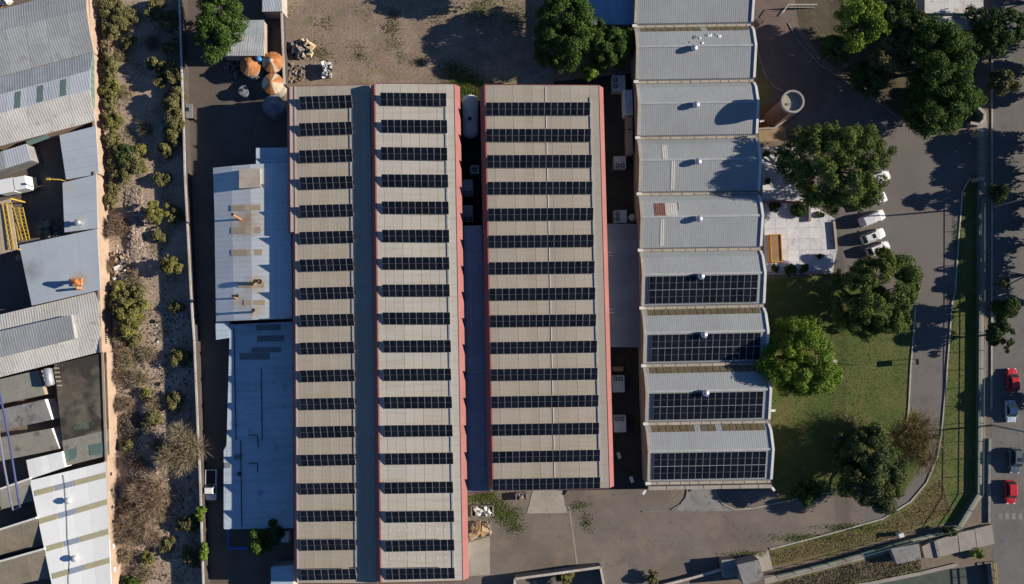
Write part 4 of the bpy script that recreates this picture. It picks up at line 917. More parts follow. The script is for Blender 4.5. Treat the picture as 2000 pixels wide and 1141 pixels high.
# yellow lamp, gantry stair, tanker
a, b = P(118,351,4.2), P(94,350,4.6); t = thing('yellow_lamp','yellow arm lamp reaching over the dark court','lamp',(a.x,a.y,0)); mb = MB(); mb.tube([(a.x,a.y,0),(a.x,a.y,4.2),b],.10,8); mb.build('arm', m_yel, t); MB().box((b.x,b.y,4.6),(.6,.4,.2)).build('lamp_head', m_yel, t)
c = P(25,440,0); t = thing('yellow_stair','yellow steel stair and gantry in the dark court','stair',(c.x,c.y,0))
for x0,y0,x1,y1,z0,z1 in ((8,398,24,487,4,4.2),(18,396,34,470,4,1.2),(30,405,48,470,4,1.0),(40,405,54,468,4,1)):
    a, b = P(x0,y0,z0), P(x1,y1,z1)
    for s in (-.35,.35): MB().beam(a+Vector((s,0,0)),b+Vector((s,0,0)),.14,.14).build('stringer', m_yel, t)
    for k in range(9): p = L2(a,b,k/9+.03); MB().box((p.x,p.y,p.z),(.85,.18,.05)).build('step', m_rust if x0==18 else m_yel, t)
q = [P(-30,402,3.9),P(20,388,3.9),P(35,487,3.9),P(-30,505,3.9)]
for k in range(6): MB().slab([quad_grid(q,k/6+.01,0),quad_grid(q,(k+1)/6-.01,0),quad_grid(q,(k+1)/6-.01,1),quad_grid(q,k/6+.01,1)],.1).build('deck_plate', m_tanlight, t)
for p in q: MB().box((p.x,p.y,1.95),(.25,.25,3.8)).build('post', m_yel, t)
p = P(27,360,2.6); t = thing('white_truck','white box truck parked in the dark court','truck',(p.x,p.y,0),R(10))
MB().box((-1.4,0,1.7),(2.6,2.5,1.8)).build('rear_box', m_cwhite, t, local=True); MB().box((1.1,0,1.7),(2.2,2.45,1.9),top=.93).build('cab', m_cwhite, t, local=True); MB().box((0,0,.65),(5.6,2.2,.3)).build('chassis', m_dark, t, local=True)
for x in (-1.8,1.4):
    for s in (-1,1):
        mb = MB(); mb.tube([(x,s*1.2,.48),(x,s*.9,.48)],.48,14); mb.build('wheel', m_tyre, t, local=True)
p = P(33,503,2.2); mb = MB(); mb.lathe([(.5,0),(.5,1.9),(.3,2.2)],(p.x,p.y,0),14); tag(mb.build('round_drum', m_tan),'small tan round drum at the corner of the dark court','drum')
sheet('court_floor', [(-60,300),(130,250),(130,480),(62,610),(-60,640)], .008, m_alley)
heap('court_pallets','dark pallets stacked in the shaded court','pallets',75,435,115,470,.5,16,[m_scrap,m_stoned],1.0)
# corner debris at the very top left
heap('roof_debris','orange and yellow debris at the corner above the weathered shed','debris',0,0,30,10,3.6,14,[m_yel,m_orange,m_white,m_wood],.7)

# ------------------------------------------------------------------ vegetation
def leaf_mesh(name, pts, nrm, size, mat, aspect=1.0, jit=1.0):
    n = len(pts)
    d = nrm + nrng.normal(0,.55*jit,(n,3)); d /= np.linalg.norm(d,axis=1,keepdims=True)+1e-9
    a = np.cross(d, nrng.normal(0,1,(n,3))); a /= np.linalg.norm(a,axis=1,keepdims=True)+1e-9
    b = np.cross(d,a); s = size*nrng.uniform(.6,1.35,(n,1))
    v = np.empty((n,4,3)); v[:,0] = pts-a*s*aspect; v[:,1] = pts-b*s/aspect*.6; v[:,2] = pts+a*s*aspect; v[:,3] = pts+b*s/aspect*.6
    me = bpy.data.meshes.new(name); me.vertices.add(4*n); me.vertices.foreach_set('co', v.reshape(-1)); me.loops.add(4*n); me.loops.foreach_set('vertex_index', np.arange(4*n,dtype=np.int32))
    me.polygons.add(n); me.polygons.foreach_set('loop_start', np.arange(0,4*n,4,dtype=np.int32)); me.polygons.foreach_set('loop_total', np.full(n,4,dtype=np.int32))
    me.materials.append(mat); me.update(calc_edges=True); return me
def blob_points(blobs, n, shell=.55):
    w_ = np.array([b[3]*b[4] for b in blobs]); w_ = w_/w_.sum(); idx = nrng.choice(len(blobs), n, p=w_); B = np.array(blobs)[idx]
    d = nrng.normal(0,1,(n,3)); d /= np.linalg.norm(d,axis=1,keepdims=True); d[:,2] = np.where(nrng.random(n)<.75, np.abs(d[:,2]), d[:,2])
    r_ = shell+(1.0-shell)*nrng.random((n,1))**.6; r_ *= 1+nrng.normal(0,.06,(n,1))
    return B[:,:3]+d*r_*B[:,3:6]*1.0, d
def tree(name, label, x, y, rx, ry, h, mat, n=9000, nb=40, bsize=.34, leaf=.22, group=None, rot=0.0, base=.3, aspect=1.0, jit=1.0, lobes=None, bark=m_bark, cat='tree', irr=1.0):
    """crown centre seen at (x,y); rx,ry crown radii in photo px; h top height"""
    zc = h*(1+base)/2; c = P(x,y,zc+.15*h); rx, ry = rx/11.6, ry/11.6; rzv = h*(1-base)/2
    t = thing(name, label, cat, (c.x,c.y,0), 0, group); blobs = []
    ph = [rng.uniform(0,6.28) for _ in range(4)]
    def lob(u): return 1+.15*math.sin(2*u+ph[0])*irr+.14*math.sin(3*u+ph[1])*irr+.10*math.sin(5*u+ph[2])*irr+.07*math.sin(8*u+ph[3])*irr
    for k in range(nb):
        u = rng.uniform(0,2*math.pi); cz_ = rng.uniform(-.5,1); f = math.sqrt(max(0,1-cz_*cz_*.85))*rng.uniform(.72,1.03) if rng.random()<.8 else rng.uniform(0,.6)
        s = bsize*rng.choice((.55,.8,1.0,1.3)); f *= lob(u)
        ex = (1-s*.6); bx_, by_ = math.cos(u)*f*rx*ex, math.sin(u)*f*ry*ex
        bz_ = zc+cz_*rzv*(1-s*.5)*rng.uniform(.75,1.1)
        rs = s*(rx+ry)/2
        blobs.append((bx_,by_,bz_,rs*rng.uniform(.8,1.3),rs*rng.uniform(.8,1.3),rs*rng.uniform(.65,.95)))
    pts, d = blob_points(blobs, n); pts[:,2] = np.maximum(pts[:,2], .15)
    inst('crown', leaf_mesh('crown', pts, d, leaf, mat, aspect, jit), t)
    mb = MB(); r0 = max(.06,.028*h+.02*(rx+ry)/2)
    mb.tube([(0,0,-.05),(rng.uniform(-.1,.1),rng.uniform(-.1,.1),h*base),(0,0,zc)],[r0,r0*.75,r0*.4],8)
    for k in range(min(nb,9)):
        b = blobs[k]; z0 = h*base*rng.uniform(.8,1.2)
        mb.tube([(0,0,z0),(b[0]*.5,b[1]*.5,L2(z0,b[2],.65)),(b[0],b[1],b[2])],[r0*.45,r0*.28,r0*.1],5)
    mb.build('trunk', bark, t, local=True); return t
def bare_tree(name, label, x, y, rpx, h, mat, n=260, group=None, cat='tree', dens=26):
    c = P(x,y,h*.6); r_ = rpx/11.5; t = thing(name,label,cat,(c.x,c.y,0),0,group); mb = MB(); mb.tube([(0,0,-.05),(0,0,h*.3)],[.16,.11],7); tips = []
    for k in range(9):
        a = 2*math.pi*k/9+rng.uniform(-.3,.3); rr2 = r_*rng.uniform(.45,.75); e = Vector((math.cos(a)*rr2,math.sin(a)*rr2,h*rng.uniform(.6,.95))); m_ = Vector((e.x*.4,e.y*.4,h*.5))
        mb.tube([(0,0,h*.25),m_,e],[.08,.05,.02],5); tips += [m_,e,(m_+e)/2]
    mb.build('trunk', m_bark, t, local=True)
    T = np.array([tuple(p) for p in tips]); idx = nrng.integers(0,len(T),n*dens//4); d = nrng.normal(0,1,(len(idx),3)); d[:,2] = np.abs(d[:,2])*.7; d /= np.linalg.norm(d,axis=1,keepdims=True)
    L_ = nrng.random((len(idx),1))*r_*.5; p0 = T[idx]+d*L_; p0[:,2] = np.maximum(p0[:,2],.1)
    # slender twigs along d
    s = .45*nrng.uniform(.5,1.3,(len(idx),1)); side = np.cross(d,nrng.normal(0,1,d.shape)); side /= np.linalg.norm(side,axis=1,keepdims=True); wdt = .022
    nn = len(idx); v = np.empty((nn,4,3)); v[:,0] = p0-d*s-side*wdt; v[:,1] = p0-d*s+side*wdt; v[:,2] = p0+d*s+side*wdt*.4; v[:,3] = p0+d*s-side*wdt*.4
    me = bpy.data.meshes.new('twigs'); me.from_pydata(v.reshape(-1,3).tolist(),[],[(4*i,4*i+1,4*i+2,4*i+3) for i in range(nn)]); me.materials.append(mat); inst('twigs', me, t); return t

tree('pine_tree','broad dark pine shading the parked cars and the whitewashed patio',1640,318,104,100,11.5,m_pine,66000,240,.12,.165,aspect=1.3,jit=.8,irr=.6,base=.08)
tree('pine_tree','broad pine between the parked cars and the lawn',1716,574,86,96,8.5,m_pine,58000,210,.125,.165,aspect=1.3,jit=.8,irr=.6,base=.08)
tree('pine_tree','dark pine standing beside the leafless tree at the lower lawn',1700,916,70,88,8.5,m_pine2,46000,160,.14,.165,aspect=1.3,jit=.8,irr=.6,base=.06)
tree('leafy_tree','bright green round-crowned tree leaning over the vaulted hall edge',1566,700,74,88,9.0,m_bright,46000,180,.15,.15,irr=.6,base=.12)
tree('leafy_tree','dark shaded tree by the kerb at the end of the vaulted hall',1578,955,28,30,5.5,m_dkleaf,9000,36,.3,.16,base=.06)
bare_tree('leafless_tree','leafless brown twiggy tree at the edge of the lower lawn',1775,862,62,5.5,m_ytwig,900,dens=60)
tree('leafy_tree','big dark leafy tree above the eastern warehouse end',1106,52,74,76,8.5,m_leaf,42000,160,.16,.16,irr=.7,base=.12)
tree('leafy_tree','leafy tree touching the corner of the vaulted hall',1188,88,54,46,7.0,m_leaf,24000,100,.18,.155,irr=.7,base=.12)
tree('leafy_tree','small bright tree at the end wall of the eastern warehouse',1152,142,18,20,4.5,m_bright,3000,16,.4,.18)
tree('leafy_tree','lighter leafy tree at the top of the entrance drive',1688,36,46,66,10.5,m_bright,11000,64,.2,.18)
tree('leafy_tree','grey-green tree beside the lighter one by the entrance drive',1748,105,52,40,8.5,m_olive,8000,50,.2,.18)
tree('leafy_tree','small dark tree in the shade between the grove and the drive',1640,95,34,36,6.0,m_dkleaf,6000,26,.34,.2)
tree('leafy_tree','dark tree top between the lighter tree and the white-roofed house',1768,40,44,50,10.0,m_dkleaf,12000,70,.2,.18)
tree('leafy_tree','low dark tree in the deep shade beside the drive bend',1700,150,40,34,6.5,m_dkleaf,8000,46,.24,.18)
tree('leafy_tree','largest dark leafy tree covering the white-roofed house garden',1838,115,78,88,10.5,m_leaf,46000,180,.16,.165,irr=.8,base=.1)
tree('leafy_tree','dark leafy tree overhanging the entrance gate',1842,200,80,62,8.5,m_leaf,34000,140,.17,.165,irr=.8,base=.1)
tree('leafy_tree','street-side leafy tree right of the white-roofed house',1955,52,54,58,8.0,m_dkleaf,12000,64,.2,.18)
tree('leafy_tree','narrow olive street tree above the gate planter',1962,160,30,26,6.0,m_olive,5000,24,.34,.2)
tree('street_tree','small round street tree beside the concrete pole',1952,376,19,18,5.0,m_dkleaf,4000,20,.36,.17)
tree('street_tree','sparse little street tree on the verge below the pole',1964,553,15,10,4.0,m_olive,1400,12,.36,.16)
tree('street_tree','leafy street tree above the red car',1968,602,30,24,6.0,m_dkleaf,6000,28,.32,.18)
tree('street_tree','leafy street tree merging with the one above it, near the red car',1958,655,26,32,5.5,m_dkleaf,6000,28,.32,.18)
tree('leafy_tree','bright leafy tree beside the gabled metal shed',424,44,50,74,7.0,m_leaf,20000,90,.2,.17,irr=.7)
tree('courtyard_tree','small courtyard tree inside the blue railing',505,1060,22,26,4.5,m_leaf,4500,24,.34,.18)
tree('courtyard_tree','dark shaded courtyard tree beside the white cabinet',532,1045,22,24,3.5,m_dkleaf,4000,22,.34,.18)
tree('scrub_tree','round yellow-green bush at the edge of the boundary wall shadow, the upper of two',305,412,23,25,3.4,m_yscrub,4200,30,.26,.16,base=.12,cat='bush')
tree('scrub_tree','round yellow-green bush at the edge of the boundary wall shadow, the lower of two',333,518,22,22,3.2,m_yscrub,3800,30,.26,.16,base=.12,cat='bush')
tree('scrub_tree','large yellow-green bush beside the tan wall with barred slots',252,615,33,34,3.6,m_yscrub,7000,44,.26,.17,base=.1,cat='bush')
bare_tree('dry_bush','large dry straw-coloured bush leaning on the boundary wall',358,876,50,3.4,m_twig,700,cat='bush',dens=50)
bare_tree('dry_bush','large dry brown bush in the middle of the wasteland strip',295,965,44,2.4,m_twigb,560,cat='bush',dens=46)
bare_tree('dry_bush','dry brown bush against the tan wall, lower than the large brown one',262,1032,40,2.0,m_twigb,480,cat='bush',dens=46)
bare_tree('dry_bush','dry brown bush just below the largest rubble mound',232,445,24,2.0,m_twigb,320,cat='bush',dens=40)
for (x,y,rx,ry,h,m) in [(215,12,28,22,3,m_olive),(228,40,26,20,2.6,m_olive),(212,62,20,20,2.6,m_olive),(238,30,22,18,2.6,m_olive),(208,95,14,20,2.2,m_twig),(216,130,18,22,2.4,m_olive),(214,168,17,22,2.3,m_yscrub),(214,205,14,18,2,m_olive),(222,242,22,26,2.6,m_yscrub),(218,275,20,20,2.2,m_olive),(244,305,24,24,2.6,m_dkleaf),(240,340,24,24,2.4,m_olive),(262,320,22,26,2.4,m_olive),(272,292,16,12,1.6,m_yscrub),(222,362,14,16,1.8,m_olive),(218,392,13,18,2.0,m_olive),(250,82,16,14,1.8,m_olive),(236,438,10,10,1.2,m_yscrub),(232,572,18,24,2.4,m_yscrub),(262,575,26,18,2.2,m_olive),(258,660,20,20,1.6,m_olive),(285,770,10,12,1.0,m_yscrub),(292,820,22,18,1.5,m_olive),(275,960,16,26,1.8,m_olive),(288,1090,12,16,1.2,m_yscrub),(252,1138,24,10,1.4,m_leaf),(246,870,14,14,1.2,m_olive)]:
    tree('scrub_bush','olive scrub bush growing in the dry wasteland strip along the tan wall',x,y,rx,ry,h,m,int(900+rx*ry*4.5),18,.36,.15,'scrub along the tan factory wall',base=.08,cat='bush')
for (x,y,rx,ry,h) in [(300,125,16,16,2.4),(322,135,20,18,3),(338,150,22,20,3),(312,158,14,16,2),(342,185,20,22,3.2),(335,205,22,20,3),(345,235,20,24,3.2),(335,262,18,22,2.6),(322,290,14,22,1.8)]:
    tree('scrub_bush','grey-green scrub bush against the shaded side of the boundary wall',x,y,rx,ry,h,m_olive,int(1000+rx*ry*5),18,.36,.15,'scrub along the boundary wall',base=.08,cat='bush')
for (x,y,r_,h) in [(252,30,20,1.6),(300,20,26,2.0),(332,40,22,2.2),(335,85,20,2.4),(318,350,18,1.2),(340,420,20,1.4),(345,600,18,1.2),(350,700,22,1.3),(340,780,20,1.2),(362,1020,24,1.4),(370,1085,22,1.3),(330,1065,16,1.0),(310,460,16,1.0)]:
    tree('dark_brush','low dark brush in the shadow of the boundary wall',x,y,r_,r_,h,m_olive,int(700+r_*r_*4),16,.36,.14,'brush in the wall shadow',base=.05,cat='bush')
for (x,y,r_,h,m) in [(212,520,16,1.0,m_twigb),(262,545,18,1.2,m_twig),(236,655,20,1.2,m_twig),(250,700,24,1.0,m_twig),(290,690,20,.9,m_twig),(238,735,20,1.0,m_twigb),(275,740,24,1.0,m_twig),(300,790,18,.9,m_twig),(245,790,22,1.0,m_twigb),(310,870,20,1.1,m_twig),(270,905,18,1.0,m_twigb),(248,985,24,1.4,m_twigb),(312,1000,24,1.5,m_twig),(300,1050,20,1.2,m_twigb),(246,1085,20,1.0,m_twig),(285,1120,24,1.0,m_twig),(225,330,16,1.2,m_twig),(232,110,16,1.0,m_twig),(240,180,18,.7,m_twig),(300,85,22,1.0,m_twigb),(285,250,20,.6,m_twig)]:
    bare_tree('dry_weed','dry straw-brown weed clump in the open wasteland strip',x,y,r_,h,m,120,'dry weeds of the wasteland strip','weeds',dens=40)
for (x,y,rx,ry,h) in [(228,20,22,20,2.2),(222,50,22,20,2.0),(210,112,12,18,1.8),(211,150,14,20,1.8),(216,188,15,18,1.8),(215,225,16,20,2.0),(228,290,20,20,1.8),(252,312,26,22,2.2),(230,320,18,20,2.0),(243,600,26,26,2.6),(228,600,16,30,2.2),(250,635,24,18,2.2)]:
    tree('scrub_bush','olive scrub bush growing in the dry wasteland strip along the tan wall',x,y,rx,ry,h,m_olive,int(900+rx*ry*4.5),26,.3,.12,'scrub along the tan factory wall',base=.05,cat='bush')
tree('wall_shrub','bright shrub hanging over the boundary wall, upper of two below the pickup',388,1003,14,14,3.4,m_bright,1200,10,.4,.14,base=.5,cat='bush')
tree('wall_shrub','bright shrub hanging over the boundary wall, lower of two below the pickup',397,1076,10,16,3.3,m_bright,1100,10,.4,.14,base=.5,cat='bush')
tree('scrub_bush','yellowish bush inside the white-walled plot below the gravel lot',1103,1130,20,14,2.4,m_yscrub,2600,20,.34,.15,base=.1,cat='bush')
tree('scrub_bush','dry yellow bush outside the white-walled plot',1272,1128,14,16,1.6,m_olive,1600,14,.36,.14,base=.1,cat='bush')
tree('scrub_bush','leafy weed at the edge of the canal bridge slab',1912,1082,16,9,1.2,m_bright,1100,12,.36,.13,base=.1,cat='bush')
tree('scrub_bush','dark bush at the shaded end of the bridge slab',1855,1040,14,10,1.6,m_dkleaf,1300,12,.36,.14,base=.1,cat='bush')
for (x,y,r_) in [(1496,300,9),(1498,355,9),(1560,408,20),(1515,407,14),(1516,525,10),(1545,527,14),(1568,524,12),(1602,500,7),(1601,418,9)]:
    tree('planter_shrub','low dark shrub planted on the whitewashed patio',x,y,r_,r_*.8,.8,m_dkleaf,int(300+r_*r_*6),10,.4,.12,'shrubs on the whitewashed patio',base=.05,cat='bush')
# trees across the street, outside the picture, whose shade lies on the road
for (x,y,rx,ry,h) in [(2066,-20,48,60,6.5),(2066,50,48,50,6.5),(2064,125,46,44,6),(2060,168,34,20,5),(2064,262,48,42,6.5),(2066,325,50,44,6.5),(2060,385,40,26,5),(2052,420,34,22,4.5),(2060,472,40,28,5.5),(2062,532,44,40,6),(2056,590,30,20,4.5),(2056,775,36,34,4.5)]:
    tree('far_street_tree','dark leafy tree on the far side of the street',x,y,rx,ry,h,m_dkleaf,7000,36,.32,.26,'trees across the street',base=.12)
tree('leafy_tree','dark tree in the walled garden above the dirt yard',985,-60,60,50,8.5,m_leaf,9000,40,.3,.24)

# grass, weeds, rubble
def in_poly(x, y, poly):
    r_ = np.zeros(len(x),bool); j = len(poly)-1
    for i in range(len(poly)):
        xi,yi = poly[i]; xj,yj = poly[j]
        r_ ^= ((yi>y)!=(yj>y)) & (x < (xj-xi)*(y-yi)/(yj-yi+1e-9)+xi); j = i
    return r_
def scatter(name, label, polypx, n, mat, size, aspect, up=.06, cat='grass', thr=None, seed=3):
    poly = [tuple(P(x,y)[:2]) for x,y in polypx]; a = np.array(poly); lo, hi = a.min(0), a.max(0)
    xy = nrng.uniform(lo,hi,(n*3,2)); xy = xy[in_poly(xy[:,0],xy[:,1],poly)]
    if thr is not None:
        f = np.sin(xy[:,0]*.9+1.3*np.sin(xy[:,1]*.5))+np.sin(xy[:,1]*.8+1.7*np.sin(xy[:,0]*.6+2)); xy = xy[f+nrng.normal(0,.5,len(f))>thr]
    xy = xy[:n]; pts = np.column_stack([xy, np.full(len(xy),up)+nrng.uniform(0,up,len(xy))]); d = np.tile(np.array([[0,0,1.0]]),(len(xy),1))
    me = leaf_mesh(name, pts, d, size, mat, aspect, 1.2); o = bpy.data.objects.new(name, me); COL.objects.link(o); tag(o,label,cat,kind='stuff'); return o
LAWN = [(1500,548),(1640,538),(1700,562),(1786,602),(1777,720),(1773,798),(1792,808),(1815,868),(1798,912),(1764,959),(1600,966),(1530,980),(1512,955)]
VERGE = [(1905,352),(1898,352),(1884,375),(1876,464),(1868,570),(1858,660),(1850,760),(1842,850),(1833,896),(1812,946),(1780,984),(1727,1018),(1650,1040),(1506,1078),(1508,1106),(1611,1088),(1740,1048),(1860,1016),(1902,958)]
scatter('lawn_grass','short patchy green grass of the lawn between the pines',LAWN,22000,m_grass,.07,1.3,up=.03)
scatter('verge_grass','green and dry grass of the verge inside the street fence',VERGE,16000,m_grass,.07,1.3,up=.03)
scatter('dry_grass','dry brownish grass at the bend of the verge',[(1840,935),(1812,952),(1780,990),(1727,1022),(1508,1080),(1510,1105),(1740,1048),(1858,1002)],9000,m_dgrass,.09,1.4,up=.03)
scatter('yard_weeds','scattered green weeds in the dirt yard',[(560,5),(1000,5),(1000,110),(870,150),(620,158),(560,90)],1500,m_olive,.12,1.2,thr=1.35,cat='weeds')
def tufts(name, label, spots, mat, size, cat='grass'):
    pts = []
    for x,y,rx_,ry_,n_ in spots:
        c = P(x,y); q = nrng.normal(0,1,(n_,2))*np.array([rx_/11.0,ry_/11.0])*.5+np.array([c.x,c.y]); pts.append(q)
    xy = np.vstack(pts); p3 = np.column_stack([xy, nrng.uniform(.03,.12,len(xy))]); o = bpy.data.objects.new(name, leaf_mesh(name,p3,np.tile(np.array([[0,0,1.0]]),(len(xy),1)),size,mat,1.3,1.2)); COL.objects.link(o); tag(o,label,cat,kind='stuff')
tufts('yard_grass_tufts','green grass patch at the mouth of the gap by the gas tank',[(905,160,40,30,2200),(925,172,34,22,1800),(885,135,26,20,700),(940,20,40,30,900),(1005,35,40,40,700)],m_grass,.11)
tufts('skip_weeds','green weeds beside the skips on the gravel lot',[(930,974,40,14,900),(950,968,20,10,500),(972,992,24,22,1000),(1003,1003,22,16,450),(985,1012,20,14,350),(1005,1028,20,16,450),(1130,987,24,10,220),(1147,1020,14,20,260)],m_grass,.10,'weeds')
tufts('yard_weed_tufts','small green weed clumps dotted over the dirt yard',[(768,28,16,14,200),(765,55,18,16,260),(630,105,22,18,300),(612,100,14,18,200),(640,45,14,20,120),(860,30,30,20,200),(770,85,20,14,120),(702,110,14,12,90),(815,120,18,12,110),(820,125,10,8,60)],m_olive,.11,'weeds')
tufts('kerb_weeds','weeds lining the driveway kerb',[(1580,1050,70,8,900),(1660,1030,60,8,700),(1460,1082,50,6,400),(1868,480,6,60,400),(1858,620,6,60,300)],m_grass,.10,'weeds')
scatter('strip_weeds','low olive and straw weeds of the wasteland strip',[(205,0),(345,0),(365,500),(390,1000),(395,1140),(242,1140),(225,700)],14000,m_olive,.09,1.3,thr=.8,cat='weeds')
scatter('strip_straw','dry straw litter of the wasteland strip',[(205,0),(345,0),(365,500),(390,1000),(395,1140),(242,1140),(225,600)],6000,m_twig,.11,1.9,thr=.7,cat='weeds')
scatter('canal_weeds','dry brush on the canal bank',[(1310,1165),(1493,1146),(1716,1090),(1798,1072),(1798,1112),(1500,1168)],14000,m_twig,.13,1.6,cat='weeds')
scatter('canal_green_weeds','green weeds on the canal bank',[(1310,1170),(1493,1150),(1716,1100),(1798,1085),(1798,1118),(1500,1170)],5000,m_olive,.13,1.3,cat='weeds',thr=.2)
def rubble(name, label, polypx, n, mat, size, mound=0.0):
    poly = [tuple(P(x,y)[:2]) for x,y in polypx]; a = np.array(poly); lo, hi = a.min(0), a.max(0); c = a.mean(0); ext = (hi-lo)/2
    xy = nrng.uniform(lo,hi,(n*3,2)); xy = xy[in_poly(xy[:,0],xy[:,1],poly)][:n]; mb = MB()
    for x,y in xy:
        s = size*rng.uniform(.4,1.5); q = 1-min(1,math.hypot((x-c[0])/ext[0],(y-c[1])/ext[1])); z = mound*q
        mb.box((x,y,z+s*.2),(s,s*rng.uniform(.5,1),s*.6),rng.uniform(0,3),0,rng.uniform(.4,.9))
    if mound:
        k = 20; ring = [(c[0]+ext[0]*math.cos(2*math.pi*i/k),c[1]+ext[1]*math.sin(2*math.pi*i/k),.006) for i in range(k)]; r2 = [(c[0]+ext[0]*.5*math.cos(2*math.pi*i/k),c[1]+ext[1]*.5*math.sin(2*math.pi*i/k),mound*.5*rng.uniform(.8,1.2)) for i in range(k)]
        mb.add(ring+r2+[(c[0],c[1],mound)],[(i,(i+1)%k,k+(i+1)%k,k+i) for i in range(k)]+[(k+i,k+(i+1)%k,2*k) for i in range(k)])
    return tag(mb.build(name,mat),label,'rubble',kind='stuff')
rubble('rubble_mound','pale rubble mound sunlit in the wasteland strip',[(246,372),(278,368),(284,470),(282,505),(250,512),(244,440)],1500,m_stone,.28,.9)
rubble('rubble_mound','brown rubble heap below the stained flat roof wall',[(232,812),(268,800),(280,835),(262,862),(236,858)],700,m_stoned,.26,.6)
rubble('rubble_mound','pale and brown rubble heap above the large dry brush',[(236,895),(262,880),(310,915),(318,950),(250,950)],1200,m_stone,.26,.8)
rubble('scattered_rubble','scattered stones over the wasteland strip',[(210,20),(340,20),(360,500),(388,1000),(392,1135),(246,1135),(228,600)],2600,m_stone,.16)
rubble('scattered_rubble','dark clods over the lower wasteland strip',[(226,600),(370,600),(390,1000),(392,1135),(246,1135),(232,760)],1800,m_stoned,.22)
rubble('litter','white paper and plastic litter strewn over the shaded wasteland',[(300,560),(370,560),(388,900),(392,1060),(340,1100),(318,900)],70,m_white,.28)
rubble('litter_bits','pale litter bits in the sunlit wasteland',[(215,440),(290,440),(300,900),(240,900)],60,m_white,.2)
rubble('yard_stones','small pale stones over the dirt yard',[(562,5),(1000,5),(860,150),(600,158)],900,m_stone,.10)
for x,y,l in ((290,628,'upper'),(300,750,'middle'),(352,690,'lower')):
    p = P(x+10,y,.1); mb = MB()
    for k in range(12):
        a0,a1 = k*math.pi/6,(k+1)*math.pi/6; mb.beam((p.x+.26*math.cos(a0),p.y+.26*math.sin(a0),.11),(p.x+.26*math.cos(a1),p.y+.26*math.sin(a1),.11),.16,.18)
    tag(mb.build('discarded_tyre', m_tyre),'discarded tyre lying in the wasteland strip','tyre','tyres in the wasteland strip')

# ------------------------------------------------------------------ patio, tower and garden on the right
t = thing('patio', 'whitewashed slab patio beside the vaulted hall', 'patio', P(1560,470,0))
poly = [tuple(P(x,y)[:2]) for x,y in ((1486,290),(1552,290),(1590,405),(1630,430),(1633,486),(1624,530),(1496,534))]
pa = np.array(poly); lo, hi = pa.min(0), pa.max(0); S = 2.0; PMm = MB().box((0,0,0),(S-.03,S-.03,.16)).mesh('slab', m_patio)
yy = lo[1]; base = WL(t)
while yy < hi[1]:
    xx = lo[0]
    while xx < hi[0]:
        if in_poly(np.array([xx+S/2]),np.array([yy+S/2]),poly)[0]: inst('slab', PMm, t, (xx+S/2-base.x,yy+S/2-base.y,.06+rng.uniform(-.008,.008)))
        xx += S
    yy += S
sheet('patio_ground', [(1484,288),(1556,288),(1592,405),(1632,428),(1636,486),(1626,534),(1494,537)], .024, m_patio)
wall('pink_garden_wall','low pink wall crossing the whitewashed patio',[(1487,396),(1530,394),(1573,397)],.6,.3,m_pink,m_pink)
wall('cream_garden_wall','low cream wall closing the patio towards the parked cars',[(1629,432),(1632,460),(1634,486)],.6,.3,m_tan,m_cream)
wall('brown_garden_wall','low brown wall under the pine at the patio edge',[(1582,398),(1582,432)],.7,.3,m_brownw,m_brownw)
wall('lower_garden_wall','low brown wall along the lower edge of the patio',[(1494,534),(1560,532),(1622,531)],.5,.25,m_brownw,m_brownw)
p = P(1516,485,1.0); t = thing('wooden_skylight','orange-edged wooden box frame standing on the patio','wooden box',(p.x,p.y,.1),R(.5))
MB().box((0,0,.4),(1.7,4.7,.8)).build('box', m_wood, t, local=True)
for s in (-1,1): MB().box((s*.92,0,.5),(.16,5.0,1.0)).build('side_board', m_orangew, t, local=True); MB().box((0,s*2.42,.5),(1.68,.16,.96)).build('end_board', m_orangew, t, local=True)
for k in range(9): MB().box((0,-2.05+k*.51,.83),(1.62,.46,.06)).build('plank', m_wood, t, local=True)
sheet('flower_bed', [(1482,213),(1530,190),(1545,215),(1512,250),(1482,250)], .02, m_soil)
sheet('gravel_bed', [(1482,252),(1512,250),(1534,248),(1535,275),(1482,277)], .02, m_gravel)
wall('tower_kerb','low concrete kerb running from the round tower to the hall',[(1560,217),(1513,250),(1482,252)],.35,.2,m_conc,m_conc)
top = P(1549,198,9.6); t = thing('water_tower','round concrete water tower with an open ring rim','water tower',(top.x,top.y,0))
mb = MB(); mb.lathe([(1.45,0),(1.5,8.2),(1.88,8.8),(1.88,8.94)],(0,0,0),36); mb.build('shaft', M('shade_dark_tower_render',(.24,.125,.085),(.18,.10,.07),.8,.9,grain=.25), t, local=True)  # terracotta shaft colour, darkened to stand in for its shaded side
mb = MB(); mb.lathe([(1.93,9.0),(1.93,9.6),(1.62,9.6),(1.62,9.0),(.02,8.98)],(0,0,0),36); mb.build('rim_band', m_conc, t, local=True)
mb = MB(); mb.box((-.6,-.3,9.06),(.5,.4,.12)); mb.tube([(-1,-.2,9.05),(.2,-.1,9.05)],.04,6); mb.build('hatch', m_concd, t, local=True)
